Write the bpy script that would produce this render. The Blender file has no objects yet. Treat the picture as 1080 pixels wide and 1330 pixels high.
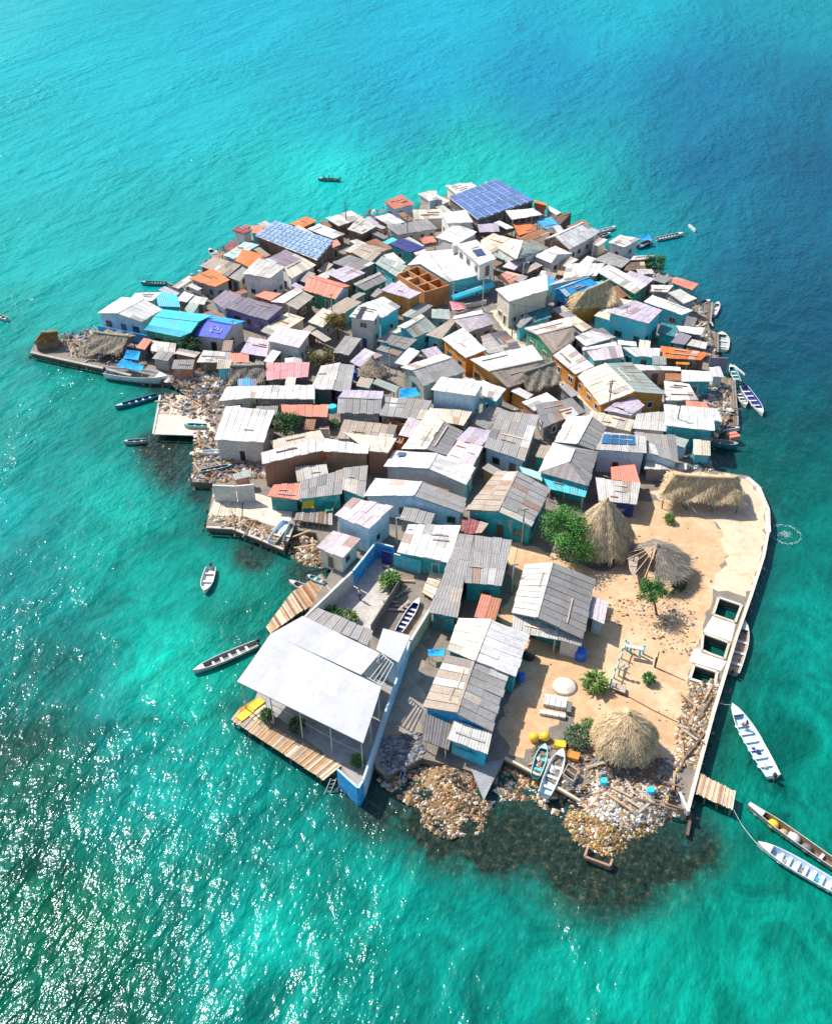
import bpy, bmesh, math, random
import numpy as np
from mathutils import Vector as V, Matrix
from mathutils import noise as mnoise
from mathutils.geometry import tessellate_polygon
random.seed(7)
S = bpy.context.scene
COL = S.collection
PI = math.pi
# ---------------------------------------------------------------- camera
H = 75.0
PITCH = math.radians(38.0)
F = 1225.0
cp, sp = math.cos(PITCH), math.sin(PITCH)
cam = bpy.data.cameras.new('camera'); cam.sensor_fit = 'VERTICAL'; cam.sensor_height = 24
cam.lens = 24 * F / 1330; cam.clip_end = 6000; cam.clip_start = .5
camo = bpy.data.objects.new('camera', cam); COL.objects.link(camo)
camo.location = (0, 0, H); camo.rotation_euler = (PI / 2 - PITCH, 0, 0)
S.camera = camo

def G(x, y, z=1.0):
    """point of the photograph -> point of the place at height z"""
    rx, ru = x - 540, 665 - y
    d = V((rx, F * cp + ru * sp, -F * sp + ru * cp))
    return V((0, 0, H)) + d * ((z - H) / d.z)

def PX(x, y, z):
    dx, dy, dz = x, y, z - H
    dep = dy * cp - dz * sp
    return 540 + F * dx / dep, 665 - F * (dy * sp + dz * cp) / dep

TL = dict(A=(20, 340, 3.6), B=(180, 240, 3.6), C=(420, 220, 3.6), D=(640, 240, 3.6), E=(320, 340, 4.5), F=(520, 360, 4.5),
          G=(740, 360, 1080 / 260), H=(190, 480, 1080 / 260), I=(400, 470, 1080 / 260), J=(620, 490, 1080 / 260), K=(760, 500, 3.6),
          L=(240, 600, 3.6), M=(470, 600, 3.6), N=(700, 620, 3.6), O=(230, 760, 1080 / 330), P=(480, 780, 3.375),
          Q=(640, 820, 3.375), R=(860, 760, 697 / 220), X=(0, 0, 1))

def pts(T, s):
    ox, oy, k = TL[T]
    out = []
    for w in s.split():
        a, b = w.split(','); out.append((ox + float(a) / k, oy + float(b) / k))
    return out

def GP(T, s, z=1.0):
    return [G(a, b, z) for a, b in pts(T, s)]

# ---------------------------------------------------------------- colours (linear albedo)
C = dict(white=(.70, .69, .665), bright=(.48, .48, .49), cream=(.70, .62, .49), pale=(.56, .54, .50), grey=(.33, .32, .31), mgrey=(.24, .235, .23), dgrey=(.14, .135, .14),
         black=(.03, .03, .03), tan=(.42, .34, .27), brown=(.17, .10, .065), mauve=(.27, .23, .29), dmauve=(.17, .15, .20), lilac=(.52, .45, .54), pinkw=(.68, .58, .60),
         orange=(.78, .19, .04), coral=(.72, .24, .16), pink=(.72, .30, .32), red=(.45, .06, .045), dred=(.28, .05, .06), blue=(.02, .14, .62), sky=(.02, .36, .74),
         navy=(.03, .04, .2), indigo=(.05, .10, .55), aqua=(.08, .56, .66), teal=(.03, .40, .40), dteal=(.03, .22, .24), green=(.04, .28, .16), brick=(.42, .19, .12), ochre=(.62, .25, .04),
         yellow=(.82, .52, .03), rust=(.32, .14, .07), ggreen=(.36, .42, .38), sand=(.72, .50, .30), wood=(.46, .30, .17), dwood=(.22, .15, .10), pwood=(.66, .52, .38),
         lblue=(.50, .68, .78), purple=(.20, .17, .42), stone=(.42, .38, .33), cyan=(.04, .55, .72), paqua=(.40, .66, .68), straw=(.50, .38, .24))

def col(c, j=0.0):
    c = C[c] if isinstance(c, str) else c
    k = 1 + random.uniform(-j, j)
    return (min(c[0] * k, .9), min(c[1] * k, .9), min(c[2] * k, .9))

# ---------------------------------------------------------------- materials
def nm(m, t, **kw):
    n = m.node_tree.nodes.new(t)
    for k, v in kw.items():
        if k.startswith('i_'):
            key = k[2:].replace('_', ' ')
            n.inputs[int(key) if key.isdigit() else key].default_value = v
        else: setattr(n, k, v)
    return n

MATS = {}
def surf(name, rough=.7, noise=((.5, .35, 1.25),), bump=0, bscale=8, corr=0, spec=.3, coat=0, metal=0, trans=0, stain=None):
    """colour comes from the mesh's own Col attribute, weathered by noise"""
    m = bpy.data.materials.new(name); m.use_nodes = True
    lk = m.node_tree.links.new
    b = m.node_tree.nodes['Principled BSDF']
    b.inputs['Roughness'].default_value = rough; b.inputs['Specular IOR Level'].default_value = spec; b.inputs['Metallic'].default_value = metal
    if coat: b.inputs['Coat Weight'].default_value = coat
    a = nm(m, 'ShaderNodeVertexColor', layer_name='Col')
    geo = nm(m, 'ShaderNodeNewGeometry')
    cur = a.outputs['Color']
    for sc, lo, hi in noise:
        n = nm(m, 'ShaderNodeTexNoise', i_Scale=sc, i_Detail=6.0, i_Roughness=.65)
        lk(geo.outputs['Position'], n.inputs['Vector'])
        r = nm(m, 'ShaderNodeMapRange', i_1=.3, i_2=.7, i_3=lo, i_4=hi); lk(n.outputs['Fac'], r.inputs[0])
        mx = nm(m, 'ShaderNodeVectorMath', operation='SCALE'); lk(cur, mx.inputs[0]); lk(r.outputs[0], mx.inputs['Scale'])
        cur = mx.outputs['Vector']
    if stain:
        for sc, lo, hi, amt, sc_col, streak in stain:
            n = nm(m, 'ShaderNodeTexNoise', i_Scale=float(sc), i_Detail=7.0, i_Roughness=.7, i_Distortion=.4)
            if streak:
                uvn = nm(m, 'ShaderNodeUVMap'); mp = nm(m, 'ShaderNodeMapping'); mp.inputs['Scale'].default_value = (1.0, .16, 1)
                add = nm(m, 'ShaderNodeVectorMath', operation='ADD'); oi = nm(m, 'ShaderNodeObjectInfo'); lk(oi.outputs['Location'], add.inputs[1]); lk(uvn.outputs[0], mp.inputs['Vector']); lk(mp.outputs[0], add.inputs[0]); lk(add.outputs[0], n.inputs['Vector'])
            else: lk(geo.outputs['Position'], n.inputs['Vector'])
            r = nm(m, 'ShaderNodeMapRange', i_1=lo, i_2=hi, i_3=0.0, i_4=amt); lk(n.outputs['Fac'], r.inputs[0])
            mx = nm(m, 'ShaderNodeMix', data_type='RGBA'); lk(r.outputs[0], mx.inputs[0]); lk(cur, mx.inputs[6]); mx.inputs[7].default_value = (*sc_col, 1); cur = mx.outputs[2]
    lk(cur, b.inputs['Base Color'])
    if corr:
        uv = nm(m, 'ShaderNodeUVMap'); sx = nm(m, 'ShaderNodeSeparateXYZ'); lk(uv.outputs[0], sx.inputs[0])
        mu = nm(m, 'ShaderNodeMath', operation='MULTIPLY', i_1=2 * PI / corr); lk(sx.outputs['X'], mu.inputs[0])
        sn = nm(m, 'ShaderNodeMath', operation='SINE'); lk(mu.outputs[0], sn.inputs[0])
        bp = nm(m, 'ShaderNodeBump', i_Strength=1.0, i_Distance=.013); lk(sn.outputs[0], bp.inputs['Height']); lk(bp.outputs[0], b.inputs['Normal'])
    elif bump:
        n = nm(m, 'ShaderNodeTexNoise', i_Scale=float(bscale), i_Detail=5.0); lk(geo.outputs['Position'], n.inputs['Vector'])
        bp = nm(m, 'ShaderNodeBump', i_Strength=1.0, i_Distance=bump); lk(n.outputs['Fac'], bp.inputs['Height']); lk(bp.outputs[0], b.inputs['Normal'])
    if trans:
        b.inputs['Subsurface Weight'].default_value = 0
        t = nm(m, 'ShaderNodeBsdfTranslucent'); lk(cur, t.inputs['Color'])
        ms = nm(m, 'ShaderNodeMixShader', i_0=trans); out = m.node_tree.nodes['Material Output']
        lk(b.outputs[0], ms.inputs[1]); lk(t.outputs[0], ms.inputs[2]); lk(ms.outputs[0], out.inputs['Surface'])
    MATS[name] = m
    return m

surf('corrugated_sheet', .6, ((.35, .84, 1.10), (2.6, .78, 1.12), (11, .88, 1.06)), corr=.30, stain=[(1.6, .52, .68, .55, (.30, .20, .14), True), (.55, .55, .66, .45, (.26, .25, .24), False)])
surf('flat_roofing', .75, ((.3, .82, 1.1), (1.7, .75, 1.15), (9, .85, 1.08)), bump=.02, bscale=6, stain=[(.7, .54, .68, .5, (.34, .31, .28), False)])
surf('plaster', .85, ((.5, .85, 1.08), (2.2, .80, 1.12)), bump=.01, stain=[(1.1, .54, .61, .65, (.42, .40, .37), False), (3.5, .56, .68, .6, (.22, .19, .16), False)])
surf('brickwork', .9, ((.6, .8, 1.12), (5, .7, 1.25)), bump=.03, bscale=9)
surf('timber', .8, ((.9, .75, 1.2), (9, .7, 1.25)), bump=.01, bscale=14)
surf('paint', .35, ((.7, .85, 1.06), (6, .9, 1.05)), spec=.5)
surf('thatch', .95, ((1.2, .72, 1.2), (14, .7, 1.25)), bump=.03, bscale=20)
surf('leaf', .55, ((.8, .65, 1.3),), trans=.25)
surf('stone', .9, ((.7, .7, 1.25), (6, .65, 1.3)), bump=.05, bscale=5)
surf('fabric', .85, ((.9, .75, 1.15),), bump=.03, bscale=3)
surf('metal', .4, ((1.5, .8, 1.1),), metal=.5)
surf('glass', .12, ((.5, .8, 1.2),), spec=.8)
surf('skin', .6, ((3, .9, 1.1),))
surf('smooth_sheet', .5, ((.25, .90, 1.06), (1.4, .93, 1.05), (7, .95, 1.04)))
surf('sand', .95, ((.2, .88, 1.1), (1.3, .85, 1.12), (9, .85, 1.12)), bump=.04, bscale=2.5, stain=[(.22, .48, .64, .6, (.68, .53, .36), False), (.5, .52, .66, .5, (.46, .27, .13), False), (3.2, .58, .68, .45, (.34, .23, .14), False)])
surf('concrete', .85, ((.12, .80, 1.14), (.9, .76, 1.16), (5, .82, 1.12)), bump=.03, bscale=3, stain=[(.35, .50, .66, .45, (.33, .24, .16), False), (2.2, .58, .68, .45, (.20, .16, .13), False)])

# ---------------------------------------------------------------- mesh builder
class M:
    def __init__(s): s.v = []; s.f = []; s.c = []; s.uv = []
    def face(s, P, c, uv=None):
        b = len(s.v); s.v.extend([V(p) for p in P]); s.f.append(tuple(range(b, b + len(P)))); s.c.append(c)
        s.uv.append(uv or [(0, 0)] * len(P))
    def box8(s, P, c, cs=None):     # P bottom 4, top 4 (same turn)
        q = [(3, 2, 1, 0), (4, 5, 6, 7), (0, 1, 5, 4), (1, 2, 6, 5), (2, 3, 7, 6), (3, 0, 4, 7)]
        for k, t in enumerate(q): s.face([P[i] for i in t], c if not cs else cs[k])
    def box(s, ctr, size, c, rz=0, ry=0):
        m = Matrix.Rotation(rz, 3, 'Z') @ Matrix.Rotation(ry, 3, 'Y'); ctr = V(ctr); a, b, h = [k / 2 for k in size]
        P = [ctr + m @ V(p) for p in ((-a, -b, -h), (a, -b, -h), (a, b, -h), (-a, b, -h), (-a, -b, h), (a, -b, h), (a, b, h), (-a, b, h))]
        s.box8(P, c)
    def bar(s, p, q, w, c, h=None):
        p, q = V(p), V(q); d = (q - p).normalized(); h = h or w
        u = d.cross(V((0, 0, 1)));
        if u.length < .01: u = V((1, 0, 0))
        u.normalize(); n = u.cross(d); u = u * w / 2; n = n * h / 2
        s.box8([p - u - n, p + u - n, q + u - n, q - u - n, p - u + n, p + u + n, q + u + n, q - u + n], c)
    def tube(s, path, r, c, n=7):
        path = [V(p) for p in path]; rs = r if isinstance(r, (list, tuple)) else [r] * len(path); rings = []
        for i, p in enumerate(path):
            d = (path[min(i + 1, len(path) - 1)] - path[max(i - 1, 0)]).normalized()
            u = d.cross(V((.12, .31, .94)));
            if u.length < .05: u = d.cross(V((1, 0, 0)))
            u.normalize(); w = d.cross(u)
            rings.append([p + (u * math.cos(2 * PI * k / n) + w * math.sin(2 * PI * k / n)) * rs[i] for k in range(n)])
        for a, b in zip(rings, rings[1:]):
            for k in range(n): s.face([a[k], a[(k + 1) % n], b[(k + 1) % n], b[k]], c)
        s.face(rings[0][::-1], c); s.face(rings[-1], c)
    def lathe(s, ctr, prof, c, n=16, cj=0):
        ctr = V(ctr); rings = [[ctr + V((r * math.cos(2 * PI * k / n), r * math.sin(2 * PI * k / n), z)) for k in range(n)] for r, z in prof]
        for a, b in zip(rings, rings[1:]):
            for k in range(n): s.face([a[k], a[(k + 1) % n], b[(k + 1) % n], b[k]], col(c, cj))
        s.face(rings[0][::-1], col(c)); s.face(rings[-1], col(c))
    def prism(s, P, z0, z1, c, cside=None):
        n = len(P); t = tessellate_polygon([[V((p[0], p[1], 0)) for p in P]])
        for tr in t: s.face([V((P[i][0], P[i][1], z1)) for i in tr], c)
        for i in range(n):
            a, b = P[i], P[(i + 1) % n]
            s.face([V((a[0], a[1], z0)), V((b[0], b[1], z0)), V((b[0], b[1], z1)), V((a[0], a[1], z1))], cside or c)
    def build(s, name, mat, parent=None, loc=None, smooth=False):
        loc = V(loc) if loc is not None else V((0, 0, 0))
        me = bpy.data.meshes.new(name)
        me.from_pydata([tuple(v - loc) for v in s.v], [], s.f)
        ca = me.color_attributes.new('Col', 'FLOAT_COLOR', 'CORNER'); uvl = me.uv_layers.new(name='UVMap')
        cc = []; uu = []
        for f, c, uv in zip(s.f, s.c, s.uv):
            for k in range(len(f)): cc.extend((c[0], c[1], c[2], 1.0)); uu.extend(uv[k])
        ca.data.foreach_set('color', cc); uvl.data.foreach_set('uv', uu)
        me.materials.append(MATS[mat]); me.validate()
        bm = bmesh.new(); bm.from_mesh(me)
        bmesh.ops.remove_doubles(bm, verts=bm.verts, dist=.0008)
        bmesh.ops.recalc_face_normals(bm, faces=bm.faces)
        if smooth:
            for f in bm.faces: f.smooth = True
        bm.to_mesh(me); bm.free()
        o = bpy.data.objects.new(name, me); COL.objects.link(o)
        if parent is not None: o.parent = parent
        else: o.location = loc
        return o

def tag(o, label=None, cat=None, group=None, kind=None):
    if label: o['label'] = label
    if cat: o['category'] = cat
    if group: o['group'] = group
    if kind: o['kind'] = kind
    return o

class Thing:
    def __init__(s, name, label, cat, loc, group=None):
        s.loc = V(loc); s.o = bpy.data.objects.new(name, None); COL.objects.link(s.o); s.o.location = s.loc; s.o.empty_display_size = .3
        tag(s.o, label, cat, group)
    def part(s, name, m, mat, parent=None, smooth=False, label=None):
        o = m.build(name, mat, parent or s.o, s.loc, smooth)
        if label: o['label'] = label
        return o

def single(name, label, cat, m, mat, loc, group=None, smooth=False):
    o = m.build(name, mat, None, loc, smooth); return tag(o, label, cat, group)

def copy_tree(root, loc, rz=0.0, label=None):
    r = root.copy(); COL.objects.link(r); r.location = loc; r.rotation_euler = (0, 0, rz)
    if label: r['label'] = label
    for ch in list(root.children):
        c = ch.copy(); COL.objects.link(c); c.parent = r
        for g in list(ch.children):
            d = g.copy(); COL.objects.link(d); d.parent = c
    return r

def struct(name, m, mat): return tag(m.build(name, mat), kind='structure')

def lerp(a, b, t): return a + (b - a) * t
def inside(p, poly):
    x, y = p[0], p[1]; r = False; n = len(poly)
    for i in range(n):
        x1, y1 = poly[i][0], poly[i][1]; x2, y2 = poly[(i + 1) % n][0], poly[(i + 1) % n][1]
        if (y1 > y) != (y2 > y) and x < (x2 - x1) * (y - y1) / (y2 - y1) + x1: r = not r
    return r
def edge_dist(p, poly):
    best = 1e9; p = V((p[0], p[1]))
    for i in range(len(poly)):
        a = V((poly[i][0], poly[i][1])); b = V((poly[(i + 1) % len(poly)][0], poly[(i + 1) % len(poly)][1])); d = b - a
        t = max(0, min(1, (p - a).dot(d) / max(d.length_squared, 1e-9))); best = min(best, (a + d * t - p).length)
    return best

# ---------------------------------------------------------------- houses
PATCH = ['white', 'rust', 'grey', 'dgrey', 'tan', 'cream']
FOOT = []
ZS = .92

class Strip:
    """roof surface through rows of points; u runs left to right, v from the first row to the last"""
    def __init__(s, T, rows, zs):
        R = rows.split('|'); n = len(R)
        if not isinstance(zs, (tuple, list)): zs = [zs] * n
        s.L, s.R = [], []
        for r, z in zip(R, zs):
            a, b = pts(T, r); zz = z if isinstance(z, (tuple, list)) else (z, z)
            s.L.append(G(a[0], a[1], 1 + zz[0] * ZS)); s.R.append(G(b[0], b[1], 1 + zz[1] * ZS))
        s.n = n; acc = [0]
        for i in range(n - 1): acc.append(acc[-1] + ((s.L[i] - s.L[i + 1]).length + (s.R[i] - s.R[i + 1]).length) / 2)
        s.len = acc[-1]; s.acc = acc
        s.W = sum((a - b).length for a, b in zip(s.L, s.R)) / n
    def at(s, u, d):                     # d in metres along v
        i = 0
        while i < s.n - 2 and d > s.acc[i + 1]: i += 1
        t = (d - s.acc[i]) / max(s.acc[i + 1] - s.acc[i], 1e-6)
        return lerp(lerp(s.L[i], s.L[i + 1], t), lerp(s.R[i], s.R[i + 1], t), u)

def roof_mesh(st, cols, patch, hip, seed, thick=.10, pw=1.05, pl=2.3, jit=.12):
    rnd = random.Random(seed); m = M(); up = V((0, 0, 1))
    for i in range(st.n - 1):
        c0 = C[cols[min(i, len(cols) - 1)]]
        a, b, c, d = st.L[i], st.R[i], st.R[i + 1], st.L[i + 1]
        n = (b - a).cross(d - a)
        if n.length < 1e-6: n = up
        n.normalize()
        if n.z < 0: n = -n
        sl = st.acc[i + 1] - st.acc[i]
        nu = max(1, round(st.W / pw)); nv = max(1, round(sl / pl))
        base = [rnd.uniform(.94, 1.05) for _ in range(nu)]
        dn = n * (.03 if patch else .0)
        m.box8([a - n * thick - dn, b - n * thick - dn, c - n * thick - dn, d - n * thick - dn, a - dn, b - dn, c - dn, d - dn], tuple(k * .9 for k in c0))
        for iu in range(nu):
            for iv in range(nv):
                u0, u1, v0, v1 = iu / nu, (iu + 1) / nu, iv / nv, (iv + 1) / nv
                if not patch: pass
                elif iv == 0: v0 -= rnd.uniform(-.02, .16) / max(sl, .5) * (i == 0)
                if patch and iv == nv - 1: v1 += rnd.uniform(-.02, .16) / max(sl, .5) * (i == st.n - 2)
                if patch and iu == 0: u0 -= rnd.uniform(0, .12) / max(st.W, .5)
                if patch and iu == nu - 1: u1 += rnd.uniform(0, .12) / max(st.W, .5)
                e = .018 + .014 * ((iu + iv) % 2) + rnd.uniform(0, .012)
                if rnd.random() < patch * .5: e += .03
                def q(u, v):
                    p_ = lerp(lerp(a, b, u), lerp(d, c, u), v); return p_ + n * (.045 * mnoise.noise(p_ * .55) if patch else 0)
                o = [n * (e + rnd.uniform(-.006, .006)) for _ in range(4)]
                g = 1 + rnd.uniform(-jit, jit * .5); cc = c0
                if rnd.random() < patch: cc = C[rnd.choice(PATCH)]; cc = tuple(lerp(x, y, .4) for x, y in zip(cc, c0))
                cc = tuple(min(.88, x * g * base[iu]) for x in cc)
                if not patch: o = [n * .02] * 4
                gu = (.004 if patch else 0) / max(st.W / nu, .3)
                P = [q(u0 + gu, v0) + o[0], q(u1 - gu, v0) + o[1], q(u1 - gu, v1) + o[2], q(u0 + gu, v1) + o[3]]
                U = [(u0 * st.W, v0 * sl), (u1 * st.W, v0 * sl), (u1 * st.W, v1 * sl), (u0 * st.W, v1 * sl)]
                m.face(P, cc, U)
        # ridge cap
        if 0 < i:
            zl = (st.L[i].z + st.R[i].z); 
            if zl > st.L[i - 1].z + st.R[i - 1].z + .2 and zl > st.L[i + 1].z + st.R[i + 1].z - .3:
                m.bar(st.L[i] + up * .06, st.R[i] + up * .06, .28, tuple(min(.85, x * 1.08) for x in C[cols[0]]), .05)
    if hip:
        c0 = C[cols[-1]]
        for E in (st.L, st.R):
            if st.n >= 3:
                m.face([E[0], E[1], E[2]], tuple(x * rnd.uniform(.85, 1) for x in c0), [(0, 0), (1, 2), (2, 0)])
    # loose weights and boards that hold the sheets down
    return m

def opening(th, wall, p, d, nrm, x, z, w, h, fcol, name, pane_c):
    """a window or door: frame (part) with a pane or leaf (sub-part) on a wall starting at p running along d"""
    m = M(); up = V((0, 0, 1))
    def bx(mm, x0, x1, z0, z1, n0, n1, c):
        P = [p + d * a + up * b + nrm * e for b, e, a in ((z0, n0, x0), (z0, n1, x0), (z0, n1, x1), (z0, n0, x1), (z1, n0, x0), (z1, n1, x0), (z1, n1, x1), (z1, n0, x1))]
        mm.box8(P, c)
    t = .09
    bx(m, x, x + t, z, z + h, -.02, .07, fcol); bx(m, x + w - t, x + w, z, z + h, -.02, .07, fcol)
    bx(m, x + t, x + w - t, z + h - t, z + h, -.02, .068, fcol); bx(m, x + t, x + w - t, z, z + t, -.02, .075, fcol)
    if name == 'window' and w > 1.1: bx(m, x + w / 2 - .03, x + w / 2 + .03, z + t, z + h - t, -.02, .06, fcol)
    f = th.part(name, m, 'paint', parent=wall)
    g = M(); bx(g, x + t, x + w - t, z + t, z + h - t, -.02, .03, pane_c)
    return f, g

def house(label, T, rows, zs, roof='white', wall='white', name='house', cat='house', hip=False, open_=False, win=1, ov=.3,
          patch=.07, group=None, zg=.9, mat='corrugated_sheet', wmat='plaster', wtop=None, frame=None, sol=None, gable=None, jit=.12, roofname='roof', door=True, posts=None, base=None):
    st = rows if isinstance(rows, Strip) else Strip(T, rows, zs); seed = hash_(label); rnd = random.Random(seed)
    cols = [roof] if isinstance(roof, str) else list(roof)
    ctr = (st.L[0] + st.R[0] + st.L[-1] + st.R[-1]) / 4
    FOOT.append(dict(label=label, c=tuple(ctr), poly=[(p.x, p.y) for p in (st.L[0], st.R[0], st.R[-1], st.L[-1])]))
    th = Thing(name, label, cat, (ctr.x, ctr.y, zg + .1), group)
    th.part(roofname, roof_mesh(st, cols, patch, hip, seed, jit=jit), mat)
    if patch and st.W > 3 and rnd.random() < .55:
        for k in range(rnd.randint(1, 3)):
            dd = rnd.uniform(.15, .85) * st.len; e0, e1 = sorted((rnd.uniform(.05, .6), rnd.uniform(.4, .95))); up_ = V((0, 0, .11))
            if (e1 - e0) * st.W < .8: continue
            bm_ = M(); bm_.bar(st.at(e0, dd) + up_, st.at(e1, dd) + up_, rnd.uniform(.09, .22), col(rnd.choice(['tan', 'dwood', 'grey', 'pwood', 'rust']), .2), .07); th.part('batten', bm_, 'timber')
    u0 = min(.2, ov / max(st.W, .5)); v0 = min(ov, st.len * .15); v1 = st.len - v0
    if hip:
        zc = min(st.L[0].z, st.R[0].z, st.L[-1].z, st.R[-1].z) - .06
        q = [st.L[0], st.R[0], st.R[-1], st.L[-1]]; cc = sum(q, V()) / 4
        q = [V((lerp(p.x, cc.x, .07), lerp(p.y, cc.y, .07), zc)) for p in q]
        sides = [[q[0], q[1]], [q[1], q[2]], [q[2], q[3]], [q[3], q[0]]]
    else:
        br = [v0] + [a for a in st.acc[1:-1] if v0 < a < v1] + [v1]; dz = V((0, 0, -.11))
        sides = [[st.at(u0, v0) + dz, st.at(1 - u0, v0) + dz], [st.at(1 - u0, b) + dz for b in br],
                 [st.at(1 - u0, v1) + dz, st.at(u0, v1) + dz], [st.at(u0, b) + dz for b in br[::-1]]]
    th.sides = sides; th.st = st; th.zg = zg
    if open_:
        n = 0; low = min(p.z for s in sides for p in s)
        for s in sides:
            a, b = s[0], s[-1]; k = max(1, round((b - a).length / 3.2))
            for i in range(k):
                p = lerp(a, b, i / k); m = M(); zt = p.z + .05
                if len(s) > 2: zt = low + .05
                m.tube([V((p.x, p.y, zg)), V((p.x, p.y, zt))], .07, col(posts or 'pwood'), 6); th.part('post', m, 'timber')
        return th
    m = M(); wc = C[wall]
    for k, s in enumerate(sides):
        c = wc
        if gable and len(s) > 2: c = C[gable]
        a, b = s[0], s[-1]
        P = [V((a.x, a.y, zg - .25)), V((b.x, b.y, zg - .25))] + s[::-1]
        # drop degenerate
        m.face(P, c)
        if base:
            pass
    wallo = th.part('wall', m, wmat)
    if win:
        cen = sum((s[0] for s in sides), V()) / 4
        fc = C[frame] if frame else rnd.choice([C['white'], C['pwood'], C['dteal'], C['brown'], C['white']])
        best = max(range(4), key=lambda k: -((sides[k][0] + sides[k][-1]) / 2).y)
        for k, s in enumerate(sides):
            a, b = V((s[0].x, s[0].y, zg)), V((s[-1].x, s[-1].y, zg)); l = (b - a).length
            if l < 1.6: continue
            d = (b - a).normalized(); nn = V((d.y, -d.x, 0)); mid = (a + b) / 2
            if nn.dot(V((mid.x - cen.x, mid.y - cen.y, 0))) < 0: nn = -nn
            tc = V((-mid.x, -mid.y, 0)).normalized()
            if nn.dot(tc) < .12: continue
            ht = min(s[0].z, s[-1].z) - zg
            if ht < 2.0: continue
            stor = max(1, int((ht + .35) / 2.75))
            for f in range(stor):
                cnt = min(4, max(1, int(l / 2.5 * win)))
                for i in range(cnt):
                    x = l * (i + .5) / cnt + rnd.uniform(-.15, .15) * l / cnt
                    zb = f * 2.75
                    if door and f == 0 and k == best and i == cnt // 2:
                        w, h = .95, min(1.95, ht - .15)
                        if x - w / 2 < .1 or x + w / 2 > l - .1: continue
                        _, g = opening(th, None, a, d, nn, x - w / 2, zb + .12, w, h - .1, fc, 'door', C['black'])
                        dc = rnd.choice(['dteal', 'brown', 'dgrey', 'navy', 'black']); g.c = [C[dc]] * len(g.c)
                        g.build('leaf', 'paint', _, th.loc)
                    else:
                        w, h = rnd.choice([.9, 1.1, 1.3]), min(1.05, ht - zb - 1.0)
                        if h < .5 or x - w / 2 < .1 or x + w / 2 > l - .1: continue
                        _, g = opening(th, None, a, d, nn, x - w / 2, zb + .95, w, h, fc, 'window', rnd.choice([C['black'], (.02, .03, .05), (.04, .05, .06)]))
                        g.build('pane', 'glass', _, th.loc)
    return th

def hash_(s):
    h = 5381
    for ch in s: h = (h * 33 + ord(ch)) & 0xffffffff
    return h

def solar(th, T, q4, n, m_, z, gapx=.10, gapy=.05, c=(.09, .17, .40), lift=.12):
    """array of panels (parts), q4 = four corners a b c d at heights z (abs above ground)"""
    q = pts(T, q4); zs = z if isinstance(z, (tuple, list)) else [z] * 4
    a, b, cc, d = [G(p[0], p[1], 1 + zz * ZS) for p, zz in zip(q, zs)]
    nn = (b - a).cross(d - a).normalized()
    if nn.z < 0: nn = -nn
    Q = lambda u, v: lerp(lerp(a, b, u), lerp(d, cc, u), v)
    for i in range(n):
        for j in range(m_):
            u0, u1, v0, v1 = (i + gapx) / n, (i + 1 - gapx) / n, (j + gapy) / m_, (j + 1 - gapy) / m_
            P = [Q(u0, v0), Q(u1, v0), Q(u1, v1), Q(u0, v1)]
            m = M(); k = random.uniform(.85, 1.2); pc = tuple(x * k for x in c)
            m.box8([p + nn * lift for p in P] + [p + nn * (lift + .04) for p in P], pc)
            th.part('solar_panel', m, 'solar')

ms = surf('solar', .15, ((.6, .85, 1.15),), spec=.6)
# ---------------------------------------------------------------- island ground
OUT = pts('X', '40,456 75,464 135,477 175,486 215,494 240,500 262,506 252,520 250,540 258,560 263,590 252,600 250,626 276,627 276,640 268,683 302,685 340,700 368,712 380,688 410,692 432,738 395,803 352,850 331,908 311,922 335,942 380,965 420,985 444,996 438,1014 466,1028 482,985 500,1010 548,985 600,998 640,1012 655,985 700,1006 735,1028 800,1004 860,1030 892,1056 905,1000 925,925 954,829 974,772 990,722 996,690 996,661 984,630 970,618 930,612 925,606 917,580 935,560 945,545 945,520 940,495 930,470 925,440 918,415 905,390 905,385 885,372 860,362 838,346 800,335 776,313 760,306 738,292 712,281 692,271 650,246 590,252 562,258 547,263 541,281 520,286 497,277 485,295 448,287 420,290 408,295 387,297 358,300 322,308 300,318 277,338 256,362 230,373 221,389 180,402 140,425 112,432 78,441 44,449')
OUTW = [G(x, y, 1.0) for x, y in OUT]
PENS = [pts('N', '838,560 945,596 915,676 812,640'), pts('R', '166,196 274,236 254,302 160,268'), pts('R', '130,326 224,356 214,414 112,384')]
PENW = [[G(x, y, 1.0) for x, y in p] for p in PENS]

def slab(name, poly, z0, z1, c, mat, holes=(), cs=None):
    m = M(); loops = [poly] + list(holes)
    flat = [V((p[0], p[1], z1)) for l in loops for p in l]
    for t in tessellate_polygon([[V((p[0], p[1], 0)) for p in l] for l in loops]): m.face([flat[i] for i in t], c)
    for l in loops:
        for i in range(len(l)):
            a, b = l[i], l[(i + 1) % len(l)]
            m.face([V((a[0], a[1], z0)), V((b[0], b[1], z0)), V((b[0], b[1], z1)), V((a[0], a[1], z1))], cs or c)
    return struct(name, m, mat)

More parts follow.
